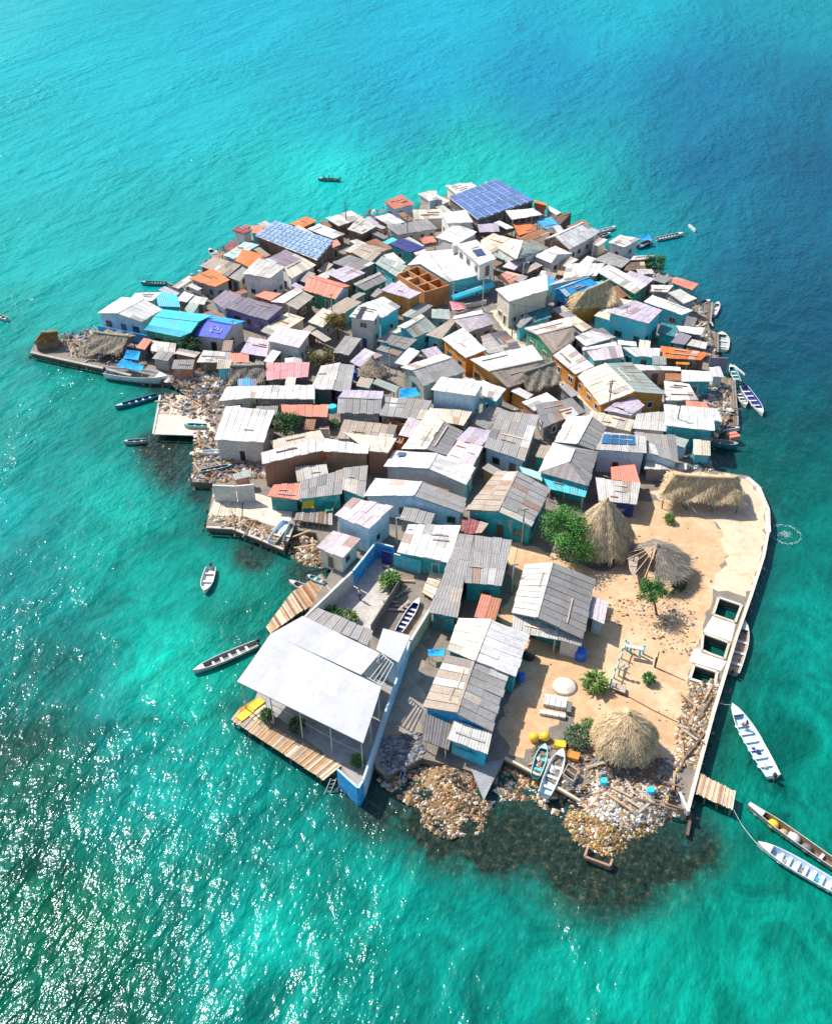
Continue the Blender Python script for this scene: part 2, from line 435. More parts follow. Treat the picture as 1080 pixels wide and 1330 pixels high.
slab('island_ground', OUTW, -1.6, 1.0, (.22, .19, .16), 'concrete', PENW, (.16, .13, .10))
def patch(name, T, s, dz, c, mat='concrete', th=.0):
    P = GP(T, s, 1 + dz); Q = []; rj = random.Random(len(s))
    for a, b in zip(P, P[1:] + P[:1]):
        k = max(1, int((b - a).length / .8)) if name in ('sand_yard', 'pale_quay', 'alley', 'square') else 1; nv_ = V((-(b - a).y, (b - a).x, 0)).normalized()
        for i in range(k): Q.append(lerp(a, b, i / k) + nv_ * (rj.gauss(0, .28) if i else 0))
    P = Q; return slab(name, P, 1 + dz - .003, 1 + dz, C[c] if isinstance(c, str) else c, mat)
SAND = pts('X', '655,702 700,712 745,728 790,742 812,690 818,652 868,650 900,662 940,690 948,720 925,765 912,815 893,880 885,925 898,940 890,980 872,992 800,990 760,975 735,925 700,960 680,985 660,980 645,945 672,880 640,860 650,790 668,770')
m_sand = patch('sand_yard', 'X', ' '.join('%g,%g' % p for p in SAND), .004, (.55, .355, .20), 'sand')
patch('pale_quay', 'X', '840,640 900,622 965,622 984,640 994,662 992,700 985,730 968,775 932,768 920,762 946,722 938,690 900,664 866,652', .008, (.62, .49, .35), 'sand')
patch('path', 'X', '636,404 660,398 672,440 690,438 712,452 742,490 775,532 812,556 806,566 770,548 724,498 694,468 668,462 662,440', .008, (.66, .55, .42))
patch('courtyard_floor', 'X', '395,803 455,740 490,704 510,710 514,740 500,790 478,838 440,838', .006, (.48, .45, .42))
patch('alley', 'X', '545,790 562,800 548,880 545,980 500,1008 484,985 510,905', .006, (.33, .28, .23))
patch('pavilion_floor', 'X', '331,908 444,996 466,1026 515,880 420,800 352,850', .006, (.36, .36, .36))
patch('square', 'X', '560,392 620,372 660,376 640,404 610,420 570,415', .006, (.20, .18, .18))
patch('concrete_terrace', 'X', '205,532 270,540 282,566 200,562', .006, (.70, .60, .48))
patch('concrete_terrace', 'X', '276,645 316,648 316,670 376,690 380,660 372,652 330,640 280,636', .01, (.72, .62, .50))
patch('concrete_slab', 'X', '610,996 655,985 642,1010 628,1040', .006, (.30, .31, .33))
# fish pen rims and white slabs between the pens
patch('white_slab', 'R', '206,125 300,158 282,232 165,190', .012, (.82, .76, .66))
patch('white_slab', 'R', '165,262 196,278 200,292 262,312 240,352 108,312 128,262', .012, (.84, .80, .74))
def kerb(T, s, w, h, c, name='kerb', mat='concrete', z=1.0):
    P = GP(T, s, z + h); m = M()
    for a, b in zip(P, P[1:]): m.bar(V((a.x, a.y, z + h / 2)), V((b.x, b.y, z + h / 2)), w, col(c, .05), h)
    return struct(name, m, mat)
kerb('X', '892,1054 906,1000 926,925 955,829 975,772 991,722 997,690', .35, .25, (.75, .66, .52))
kerb('X', '997,690 996,661 984,632 970,620', .6, .3, (.72, .66, .58))
for p in PENS: kerb('X', ' '.join('%g,%g' % q for q in p + p[:1]), .28, .18, (.66, .58, .46))
kerb('X', '40,457 75,465 135,478 170,487', .5, .15, 'stone')
kerb('X', '268,684 302,686 340,701 368,713', .35, .15, (.62, .52, .46))
kerb('X', '208,513 204,536 199,563 258,565', .3, .12, 'pale')

# ---------------------------------------------------------------- rubble (uncountable)
from mathutils import noise as mnoise
def stones(name, poly, n, s0, s1, cols, zf, seed=1, mat='stone'):
    rnd = random.Random(seed); m = M()
    xs = [p[0] for p in poly]; ys = [p[1] for p in poly]; k = 0
    while k < n:
        p = (rnd.uniform(min(xs), max(xs)), rnd.uniform(min(ys), max(ys)))
        if not inside(p, poly): continue
        k += 1; r = rnd.uniform(s0, s1) * rnd.choice([.4, .6, .8, 1, 1, 1.5, 2.2]); nn_ = mnoise.noise(V((p[0] * .45, p[1] * .45, seed))); c = col(cols[min(len(cols) - 1, max(0, int((.5 + nn_ * .6 + rnd.gauss(0, .3)) * len(cols))))], .25)
        z = zf(p) + r * .15; a = rnd.uniform(0, 6.3); q = []
        for j in range(5):
            t = a + j * 1.2566 + rnd.uniform(-.3, .3); rr = r * rnd.uniform(.6, 1.1); q.append(V((p[0] + rr * math.cos(t), p[1] + rr * math.sin(t) * rnd.uniform(.5, 1), z + r * rnd.uniform(-.3, .15))))
        top = V((p[0] + rnd.uniform(-.2, .2) * r, p[1] + rnd.uniform(-.2, .2) * r, z + r * rnd.uniform(.35, .75)))
        for j in range(5): m.face([q[j], q[(j + 1) % 5], top], c)
    return tag(m.build(name, mat), kind='stuff')

def mound(name, T, s, hmax, slope, c, jitter=.15, z=0.0, seed=3, step=.7):
    poly = [G(x, y, .3) for x, y in pts(T, s)]; m = M(); rnd = random.Random(seed)
    xs = [p[0] for p in poly]; ys = [p[1] for p in poly]
    def zf(p):
        if not inside(p, poly): return -.6
        return min(hmax, edge_dist(p, poly) * slope + .55 * mnoise.noise(V((p[0] * .5, p[1] * .5, 3.3)))) - .4
    nx = int((max(xs) - min(xs)) / step) + 3; ny = int((max(ys) - min(ys)) / step) + 3
    g = {}
    for i in range(nx):
        for j in range(ny):
            p = (min(xs) + (i - 1) * step, min(ys) + (j - 1) * step); g[i, j] = V((p[0], p[1], zf(p) + rnd.uniform(-jitter, jitter)))
    for i in range(nx - 1):
        for j in range(ny - 1):
            q = [g[i, j], g[i + 1, j], g[i + 1, j + 1], g[i, j + 1]]
            if all(p.z < -.4 for p in q): continue
            k = rnd.uniform(.7, 1.25); m.face(q, tuple(x * k for x in C[c] if True) if isinstance(c, str) else tuple(x * k for x in c))
    struct(name, m, 'stone'); return poly, zf

RB = [(.50, .38, .26), (.40, .25, .12), (.62, .54, .44), (.27, .17, .09), (.66, .60, .53), (.19, .14, .10), (.48, .28, .14)]
p1, f1 = mound('shore_bank', 'X', '548,978 540,1000 546,1022 541,1040 558,1062 578,1070 596,1078 618,1066 634,1056 630,1036 648,1012 655,984 600,970', 1.3, .42, (.30, .19, .09))
stones('rubble', p1, 4200, .06, .17, RB + RB[:2] + RB[3:4], f1, 1)
p2, f2 = mound('shore_bank', 'X', '722,1010 728,1040 728,1068 742,1092 765,1108 795,1116 830,1098 862,1082 892,1062 896,1020 860,985 800,985 740,985', 1.45, .42, (.30, .19, .08), seed=8)
stones('rubble', p2, 6500, .06, .19, RB[:4] + [(.8, .77, .72)] + RB[5:], f2, 2)
p2b = [G(x, y, 1.2) for x, y in pts('X', '745,995 800,990 880,1000 892,1040 850,1062 815,1070 770,1060 748,1030')]
stones('broken_shells', p2b, 4200, .05, .17, [(.80, .76, .70), (.66, .66, .66), (.55, .47, .38), (.42, .40, .38), (.76, .68, .56), (.36, .27, .18), (.6, .63, .66)], f2, 4)
p2c = [G(x, y, .6) for x, y in pts('X', '724,1040 750,1050 800,1078 862,1072 850,1092 800,1116 745,1094')]
stones('rubble', p2c, 2600, .06, .2, [(.42, .28, .09), (.34, .20, .08), (.26, .16, .08), (.5, .38, .16), (.2, .14, .07)], f2, 14)
p3, f3 = mound('shore_bank', 'X', '372,690 392,684 420,700 436,730 424,742 400,738 386,728 372,712', 1.3, .5, (.33, .22, .10), seed=4)
stones('rubble', p3, 1200, .1, .26, RB[:6], f3, 5)
p4, f4 = mound('shore_bank', 'X', '655,985 690,1004 735,1030 728,1040 690,1024 655,1004', .9, .5, (.42, .25, .08), seed=5)
stones('rubble', p4, 600, .1, .25, RB[:2] + [(.5, .3, .08)], f4, 6)
flat1 = lambda p: 1.0
def field(name, s, n, s0, s1, cols, seed): stones(name, GP('X', s, 1.0), n, s0, s1, cols, flat1, seed)
JUNK = [(.55, .48, .41), (.40, .27, .17), (.24, .17, .12), (.66, .62, .58), (.14, .12, .11), (.48, .31, .19), (.33, .29, .26), (.12, .2, .28)]
field('rubble', '215,494 262,480 300,470 330,500 300,530 265,530', 1500, .12, .38, JUNK, 11)
field('rubble', '208,514 290,500 285,560 262,545 206,534', 500, .12, .32, JUNK, 12)
field('rubble', '252,562 300,560 350,585 350,620 276,627 250,626', 1500, .12, .34, JUNK + RB, 13)
field('rubble', '270,672 316,672 372,695 366,711 340,699 302,684', 900, .12, .32, RB, 15)
field('rubble', '740,960 800,985 880,985 890,1040 740,1030 690,1000 690,970', 1300, .08, .24, RB + JUNK, 16)
field('rubble', '493,960 548,950 548,985 500,1008', 700, .08, .22, [(.20, .21, .24), (.32, .32, .35), (.15, .14, .15)], 17)
field('rubble', '895,890 935,880 908,1000 870,990 880,935', 900, .08, .24, RB + [(.7, .5, .3)], 18)
field('rubble', '918,580 950,540 942,500 900,500 895,545', 700, .15, .4, JUNK, 19)
field('rubble', '893,560 916,585 928,612 890,610', 400, .12, .32, JUNK, 20)
field('rubble', '925,440 905,390 870,380 880,440 935,480', 500, .15, .4, JUNK, 21)
field('rubble', '440,290 500,265 545,275 560,300 480,320 430,300', 500, .2, .5, JUNK, 22)
field('rubble', '225,375 300,310 330,360 250,400 200,400', 500, .15, .45, JUNK, 23)
field('rubble', '60,440 120,425 175,450 170,480 90,462', 700, .12, .35, JUNK, 24)
field('rubble', '800,330 860,350 900,380 860,390 800,350', 400, .15, .45, JUNK, 25)
field('rubble', '470,380 760,380 800,560 560,640 430,560', 1600, .1, .3, JUNK, 26)
field('rubble', '690,750 760,770 900,790 905,820 860,830 760,800', 500, .05, .14, RB, 27)
field('rubble', '820,745 900,760 905,850 860,850 830,800', 500, .05, .16, RB + JUNK, 28)
field('yard_litter', '670,705 790,745 830,665 940,690 920,780 890,900 890,960 740,960 690,940 650,950', 520, .03, .11, JUNK + RB[3:6], 29)
low = lambda p: -.08 + .35 * mnoise.noise(V((p[0] * .7, p[1] * .7, 1)))
stones('rubble', [G(x, y, 0) for x, y in pts('X', '490,1012 548,985 560,1068 540,1050 510,1034')], 900, .08, .24, RB, low, 41)
stones('rubble', [G(x, y, 0) for x, y in pts('X', '640,1018 660,990 735,1034 728,1062 690,1040 650,1040')], 1100, .08, .24, RB, low, 42)
stones('rubble', [G(x, y, 0) for x, y in pts('X', '545,1040 640,1040 628,1082 580,1092 548,1074')], 1100, .08, .22, RB, low, 43)
# rocks along the foot of the island edge
mr = M(); rnd = random.Random(5)
for i in range(len(OUTW)):
    a, b = OUTW[i], OUTW[(i + 1) % len(OUTW)]; L_ = (b - a).length
    d = (b - a).normalized(); nrm = V((d.y, -d.x, 0)); midp = (a + b) / 2
    if inside(midp + nrm * .3, OUTW): nrm = -nrm
    for k in range(int(L_ * 2.2)):
        p = lerp(a, b, rnd.random()) + nrm * abs(rnd.gauss(0, .45)); r = rnd.uniform(.15, .5); c = col(rnd.choice([(.2, .15, .1), (.13, .11, .09), (.3, .22, .14), (.24, .2, .16)]), .2)
        top = V((p.x, p.y, rnd.uniform(.05, .55))); q = [V((p.x + r * math.cos(t + i), p.y + r * math.sin(t + i), -.3)) for t in (0, 1.26, 2.5, 3.77, 5.0)]
        for j in range(5): mr.face([q[j], q[(j + 1) % 5], top], c)
tag(mr.build('shore_rocks', 'stone'), kind='stuff')

# ---------------------------------------------------------------- sea
def lin(c): return [((x / 255 + .055) / 1.055) ** 2.4 if x > 10 else x / 255 / 12.92 for x in c]
WC = '''0,0:70,215,225 150,60:20,205,220 300,30:0,195,220 540,20:0,182,208 800,20:8,172,190 1070,20:15,152,165 50,200:10,190,195 250,150:10,195,208 420,150:0,170,192
540,100:0,172,205 700,100:0,145,185 900,120:0,118,160 1070,120:0,112,148 50,330:18,175,170 200,300:12,172,170 330,220:18,180,176 420,215:40,218,205 540,180:0,135,172 700,180:0,110,160
900,220:0,98,150 1070,220:0,92,136 560,222:30,200,180 610,214:30,200,182 655,216:30,195,178 740,268:30,185,168 690,235:30,195,178 715,252:30,190,172 780,290:20,165,158 800,260:0,128,150 850,290:8,130,142 1000,330:0,96,138 1070,420:0,86,128 1000,470:0,80,116 1040,560:0,95,116
980,600:5,95,106 1020,640:0,118,118 1060,700:0,135,124 1060,850:5,152,138 1010,850:5,125,115 930,950:5,110,100 1050,950:10,165,145 1060,1230:10,155,135 950,1150:10,155,135 950,1300:15,168,146
800,1290:15,158,140 600,1250:10,150,136 420,1200:15,170,152 250,1150:8,128,120 100,1200:4,98,95 30,1300:4,104,102 50,1000:4,98,100 200,980:10,155,144 250,880:15,176,154 60,880:5,112,116 30,700:18,160,156
150,700:15,165,148 240,700:10,150,136 50,560:18,152,142 130,520:10,142,126 20,430:18,162,152 330,780:10,135,118 400,320:15,172,166 120,380:15,168,162 980,380:0,98,132'''
cps = []
for w in WC.split():
    a, b = w.split(':'); cps.append([*map(float, a.split(',')), *lin([float(k) for k in b.split(',')])])
cps = np.array(cps)
REEF = [(590, 1065, 88), (790, 1105, 125), (700, 1075, 92), (500, 1040, 62), (880, 1105, 66), (640, 1095, 66), (230, 600, 48), (205, 580, 30), (330, 720, 30), (400, 745, 30), (265, 640, 22), (935, 595, 18), (480, 1030, 30), (210, 500, 22)]
def axis(lo, hi, step, far): 
    a = list(np.arange(lo, hi + .01, step)); x = hi; s = step
    r = []
    while x < far: s *= 1.35; x += s; r.append(x)
    l = []; x = lo; s = step
    while x > -far: s *= 1.35; x -= s; l.append(x)
    return np.array(l[::-1] + a + r)
gx = axis(-130, 110, 1.6, 2600); gy = axis(20, 330, 1.6, 2600)
X, Y = np.meshgrid(gx, gy); n = X.size
dep = np.maximum(Y * cp + H * sp, 20); px = 540 + F * X / dep; py = 665 - F * (Y * sp - H * cp) / dep
px = np.clip(px, -300, 1400).ravel(); py = np.clip(py, -150, 1500).ravel()
d2 = ((px[:, None] - cps[None, :, 0]) ** 2 + ((py[:, None] - cps[None, :, 1]) * 1.35) ** 2) + 5000
w = 1 / d2 ** 1.9; w /= w.sum(1, keepdims=True); wc = w @ cps[:, 2:]
reef = np.zeros(n)
for a, b, r in REEF: reef = np.maximum(reef, np.clip(1.25 - np.sqrt((px - a) ** 2 + ((py - b) * 1.25) ** 2) / r, 0, 1))
# distance to the island edge
xy = np.stack([X.ravel(), Y.ravel()], 1); sd = np.full(n, 1e9)
for i in range(len(OUTW)):
    a = np.array(OUTW[i][:2]); b = np.array(OUTW[(i + 1) % len(OUTW)][:2]); dd = b - a
    t = np.clip(((xy - a) @ dd) / max(dd @ dd, 1e-9), 0, 1); sd = np.minimum(sd, np.hypot(*(xy - a - t[:, None] * dd).T))
ins = np.array([inside(p, OUTW) if (p[0] > -120 and p[0] < 110 and p[1] > 30 and p[1] < 300) else False for p in xy])
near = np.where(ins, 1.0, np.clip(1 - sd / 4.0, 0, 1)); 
deepk = np.clip(1 - wc[:, 1:2] / .26, 0, 1)
alb = np.clip(wc - np.array([.025, .02, .02]) - deepk * np.array([.012, .0, .09]), .0015, 1) * .67
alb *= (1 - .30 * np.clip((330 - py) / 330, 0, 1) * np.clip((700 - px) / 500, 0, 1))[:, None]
me = bpy.data.meshes.new('sea')
nx, ny = len(gx), len(gy)
idx = np.arange(n).reshape(ny, nx)
faces = np.stack([idx[:-1, :-1].ravel(), idx[:-1, 1:].ravel(), idx[1:, 1:].ravel(), idx[1:, :-1].ravel()], 1)
me.from_pydata([(float(a), float(b), 0.0) for a, b in xy], [], faces.tolist())
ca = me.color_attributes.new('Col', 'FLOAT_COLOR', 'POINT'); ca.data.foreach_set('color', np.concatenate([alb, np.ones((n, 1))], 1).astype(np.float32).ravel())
cb = me.color_attributes.new('Bed', 'FLOAT_COLOR', 'POINT'); cb.data.foreach_set('color', np.stack([reef, near, np.clip((py - 250) / 700, 0, 1), np.ones(n)], 1).astype(np.float32).ravel())
wm = bpy.data.materials.new('sea_water'); wm.use_nodes = True; lk = wm.node_tree.links.new
bs = wm.node_tree.nodes['Principled BSDF']; bs.inputs['Roughness'].default_value = .12; bs.inputs['IOR'].default_value = 1.33; bs.inputs['Specular IOR Level'].default_value = .28
vc = nm(wm, 'ShaderNodeVertexColor', layer_name='Col'); vb = nm(wm, 'ShaderNodeVertexColor', layer_name='Bed'); sep = nm(wm, 'ShaderNodeSeparateColor'); lk(vb.outputs[0], sep.inputs[0])
geo = nm(wm, 'ShaderNodeNewGeometry')
def mapped(rot, sx, sy):
    r = nm(wm, 'ShaderNodeMapping'); r.inputs['Rotation'].default_value = (0, 0, rot); lk(geo.outputs['Position'], r.inputs['Vector'])
    v = nm(wm, 'ShaderNodeMapping'); v.inputs['Scale'].default_value = (sx, sy, 1); lk(r.outputs[0], v.inputs['Vector']); return v.outputs[0]
def noise(vec, sc, det=4, rough=.55, dist=0):
    t = nm(wm, 'ShaderNodeTexNoise', i_Scale=float(sc), i_Detail=float(det), i_Roughness=rough, i_Distortion=float(dist)); lk(vec, t.inputs['Vector']); return t.outputs['Fac']
def math_(op, a, b=None):
    t = nm(wm, 'ShaderNodeMath', operation=op)
    for k, v in enumerate((a, b)):
        if v is None: continue
        if isinstance(v, (int, float)): t.inputs[k].default_value = v
        else: lk(v, t.inputs[k])
    return t.outputs[0]
def mrange(v, a, b, c, d):
    t = nm(wm, 'ShaderNodeMapRange', i_1=a, i_2=b, i_3=c, i_4=d); lk(v, t.inputs[0]); return t.outputs[0]
# seabed seen through the water: pale sand, darker weed patches
bedv = mapped(.4, 1, .7)
big = mrange(noise(bedv, .045, 6, .6, .6), .35, .68, .60, 1.30)
mid = mrange(noise(bedv, .16, 6, .68, 1.0), .35, .66, .52, 1.42)
fine = mrange(noise(bedv, 1.3, 4, .6), .3, .7, .86, 1.14)
bed = math_('MULTIPLY', math_('MULTIPLY', big, mid), fine)
nearf = mrange(sep.outputs[2], 0, 1, .12, 1.0)
mixn = nm(wm, 'ShaderNodeMix', data_type='FLOAT'); lk(nearf, mixn.inputs[0]); mixn.inputs[2].default_value = 1.0; lk(bed, mixn.inputs[3])
scl = nm(wm, 'ShaderNodeVectorMath', operation='SCALE'); lk(vc.outputs[0], scl.inputs[0]); lk(mixn.outputs[0], scl.inputs['Scale'])
# drowned rubble along the shore
rkn = noise(mapped(0, 1, 1), 1.6, 6, .75)
rr = nm(wm, 'ShaderNodeValToRGB'); lk(rkn, rr.inputs[0]); e = rr.color_ramp.elements
e[0].position = .36; e[0].color = (.004, .012, .010, 1); e[1].position = .68; e[1].color = (.085, .085, .045, 1); k = rr.color_ramp.elements.new(.54); k.color = (.018, .032, .022, 1)
rf = math_('MULTIPLY', sep.outputs[0], mrange(noise(mapped(0, 1, 1), .35, 5, .6), .25, .52, .65, 1.8))
rfc = nm(wm, 'ShaderNodeClamp'); lk(rf, rfc.inputs[0])
mx = nm(wm, 'ShaderNodeMix', data_type='RGBA'); lk(rfc.outputs[0], mx.inputs[0]); lk(scl.outputs[0], mx.inputs[6]); lk(rr.outputs[0], mx.inputs[7])
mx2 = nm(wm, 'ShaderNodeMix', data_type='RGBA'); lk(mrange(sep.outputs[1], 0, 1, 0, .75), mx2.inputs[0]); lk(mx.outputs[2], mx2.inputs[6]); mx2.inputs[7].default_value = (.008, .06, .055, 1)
# waves
WROT = .36
sy_ = nm(wm, 'ShaderNodeSeparateXYZ'); lk(geo.outputs['Position'], sy_.inputs[0])
gust = mrange(noise(mapped(WROT, 1, .3), .05, 3, .6, .5), .35, .65, .55, 1.5)
h1 = noise(mapped(WROT, 1.0, .48), .34, 3, .55); h2 = noise(mapped(WROT + .2, 1, .45), 1.15, 3, .55); h3 = noise(mapped(WROT - .25, 1, .55), 3.6, 2, .5)
hh = math_('MULTIPLY', math_('ADD', math_('ADD', math_('ADD', math_('MULTIPLY', h1, .52), math_('MULTIPLY', noise(mapped(WROT - .5, 1, .5), .6, 2, .5), .20)), math_('MULTIPLY', h2, .20)), math_('MULTIPLY', h3, .06)), math_('MULTIPLY', gust, mrange(sy_.outputs[1], 95, 230, .92, 1.75)))
bp = nm(wm, 'ShaderNodeBump', i_Strength=1.0, i_Distance=1.0); lk(hh, bp.inputs['Height'])
df = nm(wm, 'ShaderNodeBsdfDiffuse'); lk(mx2.outputs[2], df.inputs['Color']); lk(bp.outputs[0], df.inputs['Normal'])
gl = nm(wm, 'ShaderNodeBsdfGlossy', i_Roughness=.15, i_Color=(.78, .95, 1, 1)); lk(bp.outputs[0], gl.inputs['Normal'])
fr = nm(wm, 'ShaderNodeFresnel', i_IOR=1.33); lk(bp.outputs[0], fr.inputs['Normal'])
fm = math_('MINIMUM', math_('MULTIPLY', fr.outputs[0], .8), .08)
msh = nm(wm, 'ShaderNodeMixShader'); lk(fm, msh.inputs[0]); lk(df.outputs[0], msh.inputs[1]); lk(gl.outputs[0], msh.inputs[2]); lk(msh.outputs[0], wm.node_tree.nodes['Material Output'].inputs['Surface'])
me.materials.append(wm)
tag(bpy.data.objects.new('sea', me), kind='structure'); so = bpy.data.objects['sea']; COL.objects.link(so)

# ---------------------------------------------------------------- light
SUN_AZ = math.radians(52)      # left of the view direction
SUN_EL = math.radians(48)
sd_ = V((-math.sin(SUN_AZ) * math.cos(SUN_EL), math.cos(SUN_AZ) * math.cos(SUN_EL), math.sin(SUN_EL)))
sl = bpy.data.lights.new('sun', 'SUN'); sl.energy = 5.0; sl.angle = math.radians(.53); sl.color = (1, .95, .87)
slo = bpy.data.objects.new('sun', sl); COL.objects.link(slo); slo.rotation_euler = (-sd_).to_track_quat('-Z', 'Y').to_euler(); slo.location = (0, 0, 120)
wd = bpy.data.worlds.new('World'); S.world = wd; wd.use_nodes = True; nt = wd.node_tree
sk = nt.nodes.new('ShaderNodeTexSky'); sk.sky_type = 'NISHITA'; sk.sun_disc = False; sk.sun_elevation = SUN_EL; sk.sun_rotation = -SUN_AZ
sk.altitude = 0; sk.dust_density = 1.2
nt.links.new(sk.outputs[0], nt.nodes['Background'].inputs[0]); nt.nodes['Background'].inputs[1].default_value = .14
S.view_settings.view_transform = 'Standard'; S.view_settings.look = 'None'; S.view_settings.gamma = 1; S.view_settings.exposure = .42
h = house
W2 = ('white', 'white')
# ---- far end of the island
t = h('large open hall at the far tip under a blue solar array in slanting rows', 'C', '720,235 985,145|585,130 810,45', (3.7, 4.3), 'pale', 'dgrey', 'hall', 'hall', patch=.02)
solar(t, 'C', '720,235 985,145 810,45 585,130', 8, 11, (3.7, 3.7, 4.3, 4.3), .09, .04)
h('plain white roof peeking out behind the far blue solar array', 'C', '620,116 715,80|570,76 690,62', 4, 'white', 'cream', 'shed', 'shed')
h('pale flat landing shelter on the far shore left of the blue solar array', 'C', '535,172 592,150|440,115 495,100', 1.2, 'pale', 'pale', 'landing_shelter', 'shelter', win=0, mat='flat_roofing')
h('white upright hut on the far landing left of the blue solar array', 'C', '490,150 530,140|487,102 528,100', 3.0, 'white', 'paqua', 'hut', 'hut')
h('pale blue house with a red roof standing alone on the far shore', 'C', '330,185 425,162|285,152 365,118', (3.0, 4.0), 'coral', 'lblue')
h('white house with square roof just below the left corner of the far blue solar array', 'C', '580,252 697,246|545,205 665,190', 4.3, 'white', 'white')
h('white house with low gable in front of the square white roof near the far tip', 'C', '525,318 622,348|602,265 692,312|640,262 715,292', (3.4, 4.6, 3.6), 'white', 'white')
h('long low grey roofed house with dark doors in a whitish front at the far shore', 'C', '345,305 532,277|300,275 482,230', (2.8, 3.5), 'grey', 'pale', win=1.5)
h('small house with a navy blue roof near the far shore', 'C', '400,390 475,366|308,350 372,322', (2.8, 3.4), 'navy', 'teal')
h('white slab roofed patio beside the navy blue roof', 'C', '432,400 480,385|405,372 455,355', 2.6, 'white', 'pale', 'patio', 'patio', win=0)
h('brown walled house with whitish flat roof on the far left shore', 'C', '180,302 247,267|112,280 172,222', 3.8, 'pale', 'brown', win=.8)
h('jumble roof of whitish sheets on stilts at the far left shore', 'C', '70,265 185,228|12,228 130,195', (2.4, 2.8), 'white', 'dwood', 'stilt_shed', 'shed', patch=.4)
h('ruddy low shelter among white sheets near the far left shore', 'C', '25,372 80,352|28,340 62,328', 2.6, 'coral', 'green', 'shelter', 'shelter')
h('tan roofed house left of the navy blue roof', 'C', '132,388 222,432|180,354 272,385|205,350 300,375', (2.9, 3.6, 3.1), 'tan', 'grey')
h('dark grey roofed house left below the tan roof at the far end', 'C', '40,437 172,472|118,402 238,437', (2.8, 3.2), 'mgrey', 'mgrey')
h('reddish brown block house with mauve flat roof and low parapet', 'C', '15,487 100,527|110,452 196,485', 3.6, 'lilac', 'brick', mat='flat_roofing')
h('house with a large coral tiled roof and pale blue gable end', 'E', '335,165 520,218|358,85 566,150|400,80 605,140', (2.9, 4.2, 3.4), 'coral', 'green', gable='lblue')
h('pale green grey roofed house behind the unfinished orange rooms', 'C', '242,440 348,505|272,405 388,452', (3.0, 3.3), 'ggreen', 'aqua')
h('grey gabled house with green front wall between coral roof and brown block', 'E', '690,168 822,106|640,140 790,70|625,128 778,60', (3.0, 3.6, 3.4), 'grey', 'green')
h('rounded orange brown block house with pale lilac top beside the unfinished rooms', 'E', '785,165 955,216|850,122 1024,182', 3.9, 'lilac', 'ochre', mat='flat_roofing', win=.7)
t = h('narrow two storey grey house with square black windows and white roof', 'E', '598,320 742,346|660,254 786,280', 5.8, 'white', 'pale', win=1.2, frame='pale')
solar(t, 'E', '632,332 668,338 708,268 672,264', 1, 3, 5.8, .1, .06, C['black'])
h('teal walled house with white and grey roof behind the narrow grey two storey house', 'E', '785,332 898,262|668,250 800,206', (4.4, 4.8), 'white', 'aqua', patch=.25)
# open roofless brick rooms
h('broad white terrace block with teal shop front and awning facing the square', 'C', '588,526 795,475|450,440 650,395', 4.4, 'white', 'aqua', 'shop_building', 'shop building', mat='flat_roofing', win=1.6, frame='white')
t = h('white upper house with a small dark solar panel on its roof above the teal shop', 'C', '728,446 806,416|620,352 716,330', 7.2, 'white', 'white', win=1.0, zg=4.7)
solar(t, 'C', '715,412 762,402 738,372 690,380', 1, 1, 7.2, .05, .05, (.03, .05, .12))
h('long flat white terrace left of the white upper house', 'C', '392,447 605,428|462,384 612,374', 3.7, 'white', 'cream', 'terrace_building', 'building', mat='flat_roofing', win=.6)
h('white house with cream slope and greenish metal slope below the orange dome', 'D', '18,292 84,252|108,347 138,262|152,340 242,298', (3.4, 4.7, 3.5), ('cream', 'ggreen'), 'white', patch=.03)
h('large bright white gabled house with brown gable end near the right far shore', 'D', '358,302 497,222|288,240 420,177|232,258 366,196', (3.4, 4.9, 3.6), 'white', 'white', gable='brown')
h('white low pyramid roof house with white walls in front of the large white gable', 'D', '188,330 270,366|254,312 300,326|290,285 370,322', (3.0, 3.9, 3.0), 'white', 'white', hip=True)
h('plain white awning roof under the right corner of the far blue solar array', 'D', '88,162 230,140|58,122 188,111', 3.8, 'white', 'dgrey', 'awning', 'awning', open_=True)
h('orange roofed shed beside the blue awning at the far tip', 'D', '120,236 202,212|96,186 172,178', 2.6, 'orange', 'brown', 'shed', 'shed')
h('blue sheet awning at the far tip between orange shed and brown hull fence', 'D', '245,206 312,194|200,166 272,150', 2.8, 'sky', 'navy', 'awning', 'awning', open_=True)
h('small rounded bright orange roof at the far right tip', 'D', '190,102 246,116|196,84 250,98|192,72 246,88', (2.6, 3.6, 3.0), 'orange', 'brick', 'hut', 'hut')
h('brown boarded shed with white strip roof at the far right tip', 'D', '262,146 310,186|308,132 366,132', (2.4, 2.2), 'brown', 'brown', 'shed', 'shed', win=0)
h('white strip roof beside the brown boarded shed', 'D', '296,142 316,131|250,112 266,101', 2.5, 'white', 'pale', 'shed', 'shed', win=0)
h('white boathouse on the right far water edge by a blue covered boat', 'D', '540,270 612,292|592,234 686,254', 3.4, 'white', 'white', 'boathouse', 'boathouse', win=.5)
h('rough grey stony roof below the white boathouse', 'D', '470,352 602,388|542,315 642,352', 2.3, 'grey', 'dgrey', 'shed', 'shed', win=0, mat='flat_roofing')
h('low orange brick box room beside the green shore bush', 'D', '612,402 712,394|622,366 706,360', 2.0, 'brown', 'brick', 'store_room', 'store room', win=0, mat='flat_roofing')
h('long white sheet roof with green end wall running down to the aqua houses', 'D', '482,404 660,508|540,372 720,468', 3.5, 'white', 'green')
h('broad white roof left of the long white sheet roof', 'D', '330,432 482,425|345,370 522,368', 3.4, 'white', 'cream')
h('low brown roof patch under the broad white roof', 'D', '300,420 372,432|305,400 378,408', 2.6, 'wood', 'brown', 'lean_to', 'lean-to', win=0)
